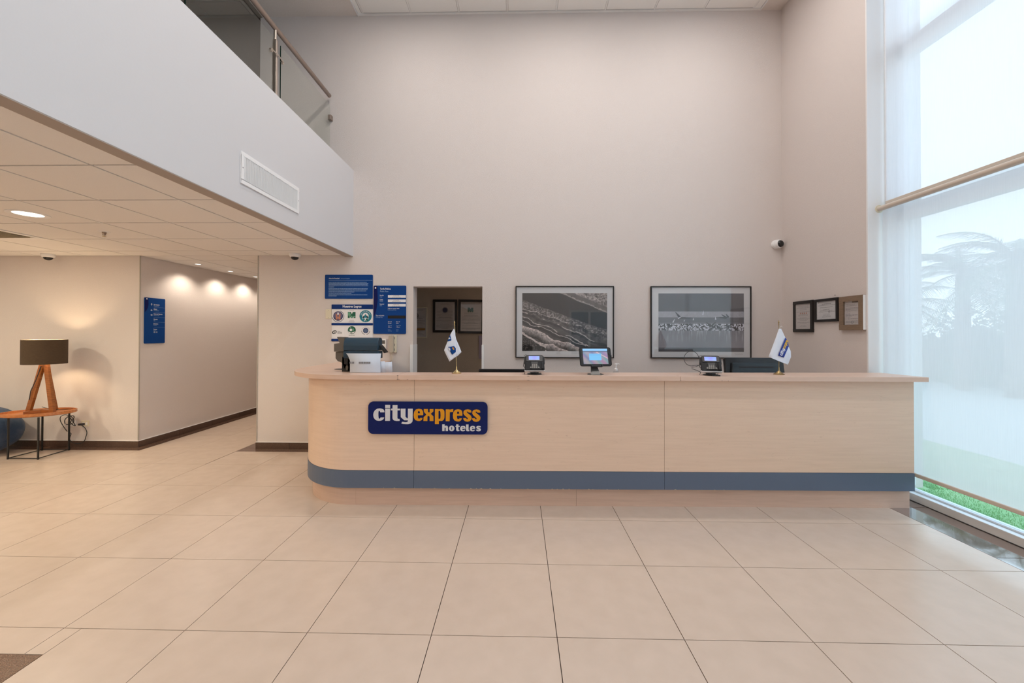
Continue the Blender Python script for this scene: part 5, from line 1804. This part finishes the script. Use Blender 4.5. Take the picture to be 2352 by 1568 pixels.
def cloth(root, name, pts, y, m, thick=0.0008, yo=None):
    """pts: list of (x, z, dy)"""
    loops = [[Vector((p[0], p[1], 0)) for p in pts]]
    tris = tessellate_polygon(loops)
    me = bmesh.new()
    vs = [me.verts.new(Vector((p[0], y + p[2], p[1])) - WL[root.name]) for p in pts]
    for t in tris:
        try:
            me.faces.new([vs[i] for i in t])
        except ValueError:
            pass
    bmesh.ops.subdivide_edges(me, edges=me.edges, cuts=3, use_grid_fill=True)
    mm = bpy.data.meshes.new(name)
    bmesh.ops.recalc_face_normals(me, faces=me.faces)
    me.to_mesh(mm)
    me.free()
    mm.materials.append(m)
    o = bpy.data.objects.new(name, mm)
    C.objects.link(o)
    o.parent = root
    WL[o.name] = WL[root.name].copy()
    s = o.modifiers.new('s', 'SOLIDIFY')
    s.thickness = thick
    for p in mm.polygons:
        p.use_smooth = True
    return o


f1 = empty('table_flag', (-0.716, 1.50, Z0), 'small white hotel flag on a brass stand in front of the office doorway', 'flag', 'hotel table flags on the counter')
flag_base(f1, -0.716, 1.50, -0.735, 1.541, BRASS)


def q1(X, Y, d=0.0):
    x, z = to_fl(1000 + X / 11.2, 730 + Y / 11.2, 1048.5, 857.5, -0.716, 1.50)
    return (x, z, d)


cloth(f1, 'flag_cloth', [q1(475, 272, -0.004), q1(420, 360, -0.012), q1(385, 440, -0.02), q1(305, 640, -0.026), q1(235, 830, -0.03), q1(300, 980, -0.022), q1(368, 1120, -0.016), q1(548, 985, -0.006), q1(528, 620, -0.004), q1(500, 340, -0.003)], 1.50, CLOTH)
cloth(f1, 'flag_fold', [q1(500, 420, 0.004), q1(545, 1000, 0.004), q1(662, 880, 0.016), q1(600, 720, 0.012), q1(530, 555, 0.008)], 1.50, CLOTH)
cloth(f1, 'flag_logo', [q1(335, 745, -0.0295), q1(410, 738, -0.0230), q1(480, 722, -0.014), q1(526, 780, -0.0085), q1(528, 878, -0.0095), q1(435, 945, -0.0195)], 1.4985, SIGN_B)
cloth(f1, 'flag_logo', [q1(384, 432, -0.0225), q1(415, 560, -0.017), q1(405, 585, -0.0185), q1(315, 606, -0.0275)], 1.4985, SIGN_B)


def flag_text(s, root, m, X, Y, ang, size, q, y, sx=0.8, bold=0.0):
    x0_, z0_, _ = q(X, Y)
    ca, sa = cos(ang), sin(ang)
    
    def place(x, z):
        X_w = x0_ + x * ca - z * sa
        t = min(1.0, max(0.0, (X_w - q(335, 0)[0]) / (q(528, 0)[0] - q(335, 0)[0])))
        return (X_w, y - 0.0295 + 0.0205 * t, z0_ + x * sa + z * ca)
    text(s, root, 'lettering', m, place, size, sx, bold=bold)


flag_text('eles', f1, INK_W, 345, 765, radians(-66), 0.018, q1, 1.4972, 0.95, 0.0009)
flag_text('ress', f1, GOLD, 425, 740, radians(-62), 0.022, q1, 1.4972, 0.85, 0.001)
flag_text('ty', f1, INK_W, 345, 520, radians(-50), 0.020, q1, 1.4972, 0.9, 0.001)

f2 = empty('table_flag', (2.033, 1.545, Z0), 'small white hotel flag on an aged brass stand in front of the monitor', 'flag', 'hotel table flags on the counter')
flag_base(f2, 2.033, 1.545, 2.033, 1.552, BRASS_D, True)


def q2(X, Y, d=0.0):
    x, z = to_fl(1560 + X / 7.84, 720 + Y / 7.84, 1790, 860.5, 2.033, 1.545, 0.00377)
    return (x, z, d)


cloth(f2, 'flag_cloth', [q2(1800, 290, -0.004), q2(1710, 510, -0.014), q2(1590, 785, -0.026), q2(1760, 855, -0.020), q2(1945, 925, -0.012), q2(1975, 780, -0.012), q2(1900, 440, -0.010), q2(1838, 290, -0.004)], 1.545, CLOTH)
cloth(f2, 'flag_fold', [q2(1838, 280, -0.003), q2(1900, 440, -0.0095), q2(1975, 780, -0.0115), q2(1945, 925, -0.0115), q2(2022, 790, 0.004), q2(2020, 690, 0.006), q2(1965, 570, 0.004), q2(1905, 430, 0.0)], 1.545, CLOTH)
MB().tube([(q2(1815, 270)[0], 1.543, q2(1815, 270)[1]), (q2(1840, 245)[0], 1.54, q2(1840, 245)[1]), (q2(1875, 268)[0], 1.54, q2(1875, 268)[1])], 0.0016, 6).build('tie', WHITE, f2)
cloth(f2, 'flag_logo', [q2(1900, 445, -0.0125), q2(1755, 765, -0.0225), q2(1862, 800, -0.018), q2(1955, 600, -0.0135), q2(1940, 515, -0.0128)], 1.5425, mat('flag_blue', rgb(20, 56, 150), 0.6))
ang = math.atan2(q2(1897, 445)[1] - q2(1755, 765)[1], q2(1897, 445)[0] - q2(1755, 765)[0])
Lg = Vector((q2(1897, 445)[0] - q2(1755, 765)[0], q2(1897, 445)[1] - q2(1755, 765)[1])).length
ox_, oz_, _ = q2(1862, 800)


def put_glyphs(gl, m, w, u0, v0):
    ca, sa = cos(ang), sin(ang)
    b = MB()
    for g in gl:
        def tr(p):
            a_, c_ = (p[0] - u0) * w, (p[1] - v0) * w * 1.15
            X_w = q2(1832, 772)[0] + a_ * ca - c_ * sa
            t = min(1.0, max(0.0, (X_w - q2(1755, 0)[0]) / (q2(1950, 0)[0] - q2(1755, 0)[0])))
            return (X_w, 1.5415 - 0.0225 + 0.0100 * t, q2(1832, 772)[1] + a_ * sa + c_ * ca)
        loops = [list(g[0])] + [list(h) for h in g[1]]
        flat = [tr(p) for l in loops for p in l]
        tris = tessellate_polygon([[Vector((p[0], p[1], 0)) for p in l] for l in loops])
        b.add(flat, [tuple(t) for t in tris])
    b.build('lettering', m, f2)


put_glyphs(city, INK_W, 0.190, 0.045, 0.114)
put_glyphs(express[:5], mat('flag_yellow', rgb(235, 190, 40), 0.6), 0.190, 0.045, 0.114)

# ------------------------------------------------------------------ lamp corner
tbl = empty('side_table', (-5.79, 2.67, 0), 'oval wooden tray side table on a thin black wire frame', 'table')
TA = Matrix.Translation((-5.795, 2.655, 0)) @ Matrix.Rotation(radians(22), 4, 'Z')
A_, B_ = 0.33, 0.215
MB(TA).lathe([(0.0, 0.476), (0.94, 0.476), (1.0, 0.484), (1.0, 0.515), (0.965, 0.515), (0.955, 0.492), (0.0, 0.492)], n=64, sx=A_, sy=B_).build('tray', TRAYWOOD, tbl)
ft = [(-5.953, 2.50), (-5.604, 2.50), (-5.655, 2.855), (-5.965, 2.835)]
tp = [(-5.945, 2.52), (-5.60, 2.53), (-5.645, 2.82), (-5.94, 2.80)]
for k in range(4):
    MB().box(ft[k][0] - 0.0065, ft[k][0] + 0.0065, ft[k][1] - 0.0065, ft[k][1] + 0.0065, 0.0, 0.476).build('leg', BLACK_M, tbl)
for k in range(4):
    a_, b_ = ft[k], ft[(k + 1) % 4]
    MB().tube([(a_[0], a_[1], 0.012), (b_[0], b_[1], 0.012)], 0.0055, 6).build('foot_rail', BLACK_M, tbl)

LX, LY = -5.735, 2.66
lmp = empty('table_lamp', (LX, LY, 0.492), 'wooden A-frame table lamp with a dark linen drum shade', 'lamp')


def beam(p, q, w, d, side=Vector((0, 1, 0))):
    p, q = Vector(p), Vector(q)
    t = (q - p).normalized()
    s = side - t * side.dot(t)
    s.normalize()
    r = t.cross(s)
    vs = [e + s * a_ * d / 2 + r * b_ * w / 2 for e in (p, q) for a_, b_ in ((-1, -1), (1, -1), (1, 1), (-1, 1))]
    return vs, [(0, 1, 2, 3), (7, 6, 5, 4), (0, 4, 5, 1), (1, 5, 6, 2), (2, 6, 7, 3), (3, 7, 4, 0)]


for p, q in (((LX - 0.163, LY - 0.02, 0.503), (LX - 0.022, LY, 1.07)), ((LX + 0.128, LY - 0.02, 0.503), (LX + 0.022, LY, 1.07)), ((LX - 0.01, LY + 0.12, 0.503), (LX, LY + 0.012, 1.07))):
    MB().add(*beam(p, q, 0.052, 0.03)).build('leg', WALNUT, lmp, bevel=0.002)
MB().add(*beam((LX - 0.14, LY + 0.0, 0.512), (LX + 0.11, LY + 0.0, 0.512), 0.036, 0.026)).build('cross_bar', WALNUT, lmp, bevel=0.002)
MB().add(*beam((LX - 0.105, LY - 0.115, 0.512), (LX + 0.02, LY + 0.08, 0.512), 0.036, 0.026, Vector((1, 0, 0)))).build('cross_bar', WALNUT, lmp, bevel=0.002)
SR, S0, S1 = 0.185, 1.066, 1.350
shd = MB().lathe([(SR, S0), (SR, S1), (SR - 0.003, S1), (SR - 0.003, S0), (SR, S0)], (LX, LY, 0), 64, cap=False).build('shade', SHADE, lmp)
MB().lathe([(SR - 0.0035, S0 + 0.001), (SR - 0.0035, S1 - 0.001)], (LX, LY, 0), 64, cap=False).build('shade_lining', SHADE_IN, shd)
bb = MB().tube([(LX - SR, LY, S1 - 0.05), (LX + SR, LY, S1 - 0.05)], 0.002, 6).tube([(LX, LY - SR, S1 - 0.05), (LX, LY + SR, S1 - 0.05)], 0.002, 6)
bb.build('shade_carrier', BLACK_M, shd)
sk = MB().lathe([(0, 1.05), (0.03, 1.06), (0.022, 1.075), (0.022, 1.125), (0, 1.125)], (LX, LY, 0), 20).build('socket', BLACK, lmp)
MB().lathe([(0.0, 1.12), (0.014, 1.125), (0.018, 1.15), (0.032, 1.18), (0.032, 1.20), (0.022, 1.222), (0.0, 1.232)], (LX, LY, 0), 20).build('bulb', GLOW_B, sk)
lamp('POINT', 'light', (LX, LY, 1.19), LIGHT_TABLE, (1.0, 0.72, 0.42), 0.04, lmp)
MB().tube([(LX - 0.02, LY - 0.02, 1.04), (LX - 0.06, LY - 0.035, 0.88), (LX - 0.115, LY - 0.04, 0.75), (LX - 0.13, LY - 0.04, 0.65)], 0.004, 6).build('switch_cord', INK, lmp)
cordm = mat('brown_cord', (0.03, 0.02, 0.016, 1), 0.5)
MB().tube([(LX - 0.10, LY + 0.06, 0.55), (LX + 0.02, LY + 0.08, 0.515), (LX + 0.13, LY + 0.10, 0.512), (LX + 0.21, LY + 0.12, 0.520)], 0.003, 6).build('tray_cord', cordm, lmp)

# the flex hanging in loops by the sockets
y_ = 2.972


def smooth(pts, n=6):
    P = [Vector(p) for p in pts]
    out = []
    for i in range(len(P) - 1):
        p0, p1, p2, p3 = P[max(0, i - 1)], P[i], P[i + 1], P[min(len(P) - 1, i + 2)]
        for k in range(n):
            t = k / n
            out.append(0.5 * ((2 * p1) + (-p0 + p2) * t + (2 * p0 - 5 * p1 + 4 * p2 - p3) * t * t + (-p0 + 3 * p1 - 3 * p2 + p3) * t ** 3))
    out.append(P[-1])
    return out


def cw(X, Y, d=0.0):      # point on the wall plane from a measured sketch of the loop
    u_, v_ = X / 7.84, 900 + Y / 7.84
    return (-5.857 + (u_ - 148) * 0.00555, y_ - d, 0.416 - (v_ - 950) * 0.00541)


pc = empty('power_cord', (-5.75, y_, 0.03), 'black power cord hanging in tangled loops beside the side table', 'cord')
MB().tube(smooth([cw(1470, 585), cw(1540, 640), cw(1578, 720), cw(1560, 800), cw(1530, 880), cw(1460, 918), cw(1380, 922), cw(1300, 890), cw(1270, 850), cw(1275, 800), cw(1292, 750), cw(1275, 730)]), 0.0042, 8).build('hanging_loop', INK, pc)
MB().tube(smooth([cw(1255, 700, 0.02), cw(1180, 600, 0.02), cw(1128, 500, 0.02), cw(1140, 430, 0.02), cw(1220, 402, 0.02), cw(1320, 430, 0.02), cw(1370, 500, 0.02), cw(1345, 555, 0.02), cw(1300, 572, 0.02), cw(1235, 572, 0.02)]), 0.0042, 8).build('tangled_loop', INK, pc)
MB().tube(smooth([cw(1240, 560, 0.035), cw(1235, 490, 0.035), cw(1290, 425, 0.03), cw(1370, 412, 0.03), cw(1392, 440, 0.03), cw(1370, 480, 0.03), cw(1330, 530, 0.03), cw(1370, 575, 0.03), cw(1415, 592, 0.03), cw(1365, 510, 0.03), cw(1310, 440, 0.03), cw(1270, 440, 0.03)]), 0.0042, 8).build('tangled_loop', INK, pc)
pcx = cw(1465, 578)
MB().box(pcx[0] - 0.022, pcx[0] + 0.022, y_ - 0.015, 3.0015, pcx[2] - 0.012, pcx[2] + 0.012).build('plug', INK, pc, bevel=0.004)
for i, (X0, X1, lab) in enumerate(((1222, 1332, 'narrow white wall socket behind the side table leg'), (1422, 1564, 'ivory wall socket with the black plug in it'))):
    a_, b_ = cw(X0, 520), cw(X1, 625)
    so = empty('wall_socket', ((a_[0] + b_[0]) / 2, YW, b_[2]), lab, 'socket', 'wall sockets near the lamp')
    cp = MB().box(a_[0], b_[0], YW - 0.008, YW, b_[2], a_[2]).build('cover_plate', IVORY if i else WHITE, so, bevel=0.003)
    mx_ = (a_[0] + b_[0]) / 2
    for dx_ in ((-0.018,) if i == 0 else (-0.022, 0.022)):
        MB().box(mx_ + dx_ - 0.010, mx_ + dx_ + 0.010, YW - 0.0095, YW - 0.0078, b_[2] + 0.02, a_[2] - 0.02).build('outlet_face', WHITE, cp)

# bean bag
bg = empty('bean_bag', (-6.52, 2.63, 0), 'round dark blue velvet bean bag at the left picture edge', 'bean bag')
vs, fs = [], []
NU, NV = 40, 24
for j in range(NV + 1):
    th2 = pi * j / NV
    for i in range(NU):
        ph = 2 * pi * i / NU
        r_ = sin(th2) ** 0.85
        z_ = 0.5 * (1 - cos(th2))
        z_ = z_ ** 1.05
        wob = 1 + 0.03 * sin(5 * ph + 3 * th2) + 0.02 * sin(9 * ph - 2 * th2)
        flat = max(0.0, 0.10 - z_) / 0.10
        rr = r_ * (1 + 0.10 * flat)
        vs.append((-6.52 + 0.385 * rr * wob * cos(ph), 2.63 + 0.36 * rr * wob * sin(ph), 0.56 * z_ + 0.02 * r_ * sin(3 * ph) * z_))
for j in range(NV):
    for i in range(NU):
        i2 = (i + 1) % NU
        fs.append((j * NU + i, j * NU + i2, (j + 1) * NU + i2, (j + 1) * NU + i))
MB().add(vs, fs, True).build('cover', VELVET, bg)
b = MB()
for i in (0, 8, 16, 24, 32):
    b.tube([Vector(vs[j * NU + i]) for j in range(1, NV)], 0.004, 6)
b.build('seam_piping', VELVET, bg)
MB().lathe([(0, 0.0), (0.03, 0.0), (0.034, 0.012), (0.0, 0.02)], (-6.52, 2.63, 0.555), 16).build('top_button', VELVET, bg)

flush_texts()
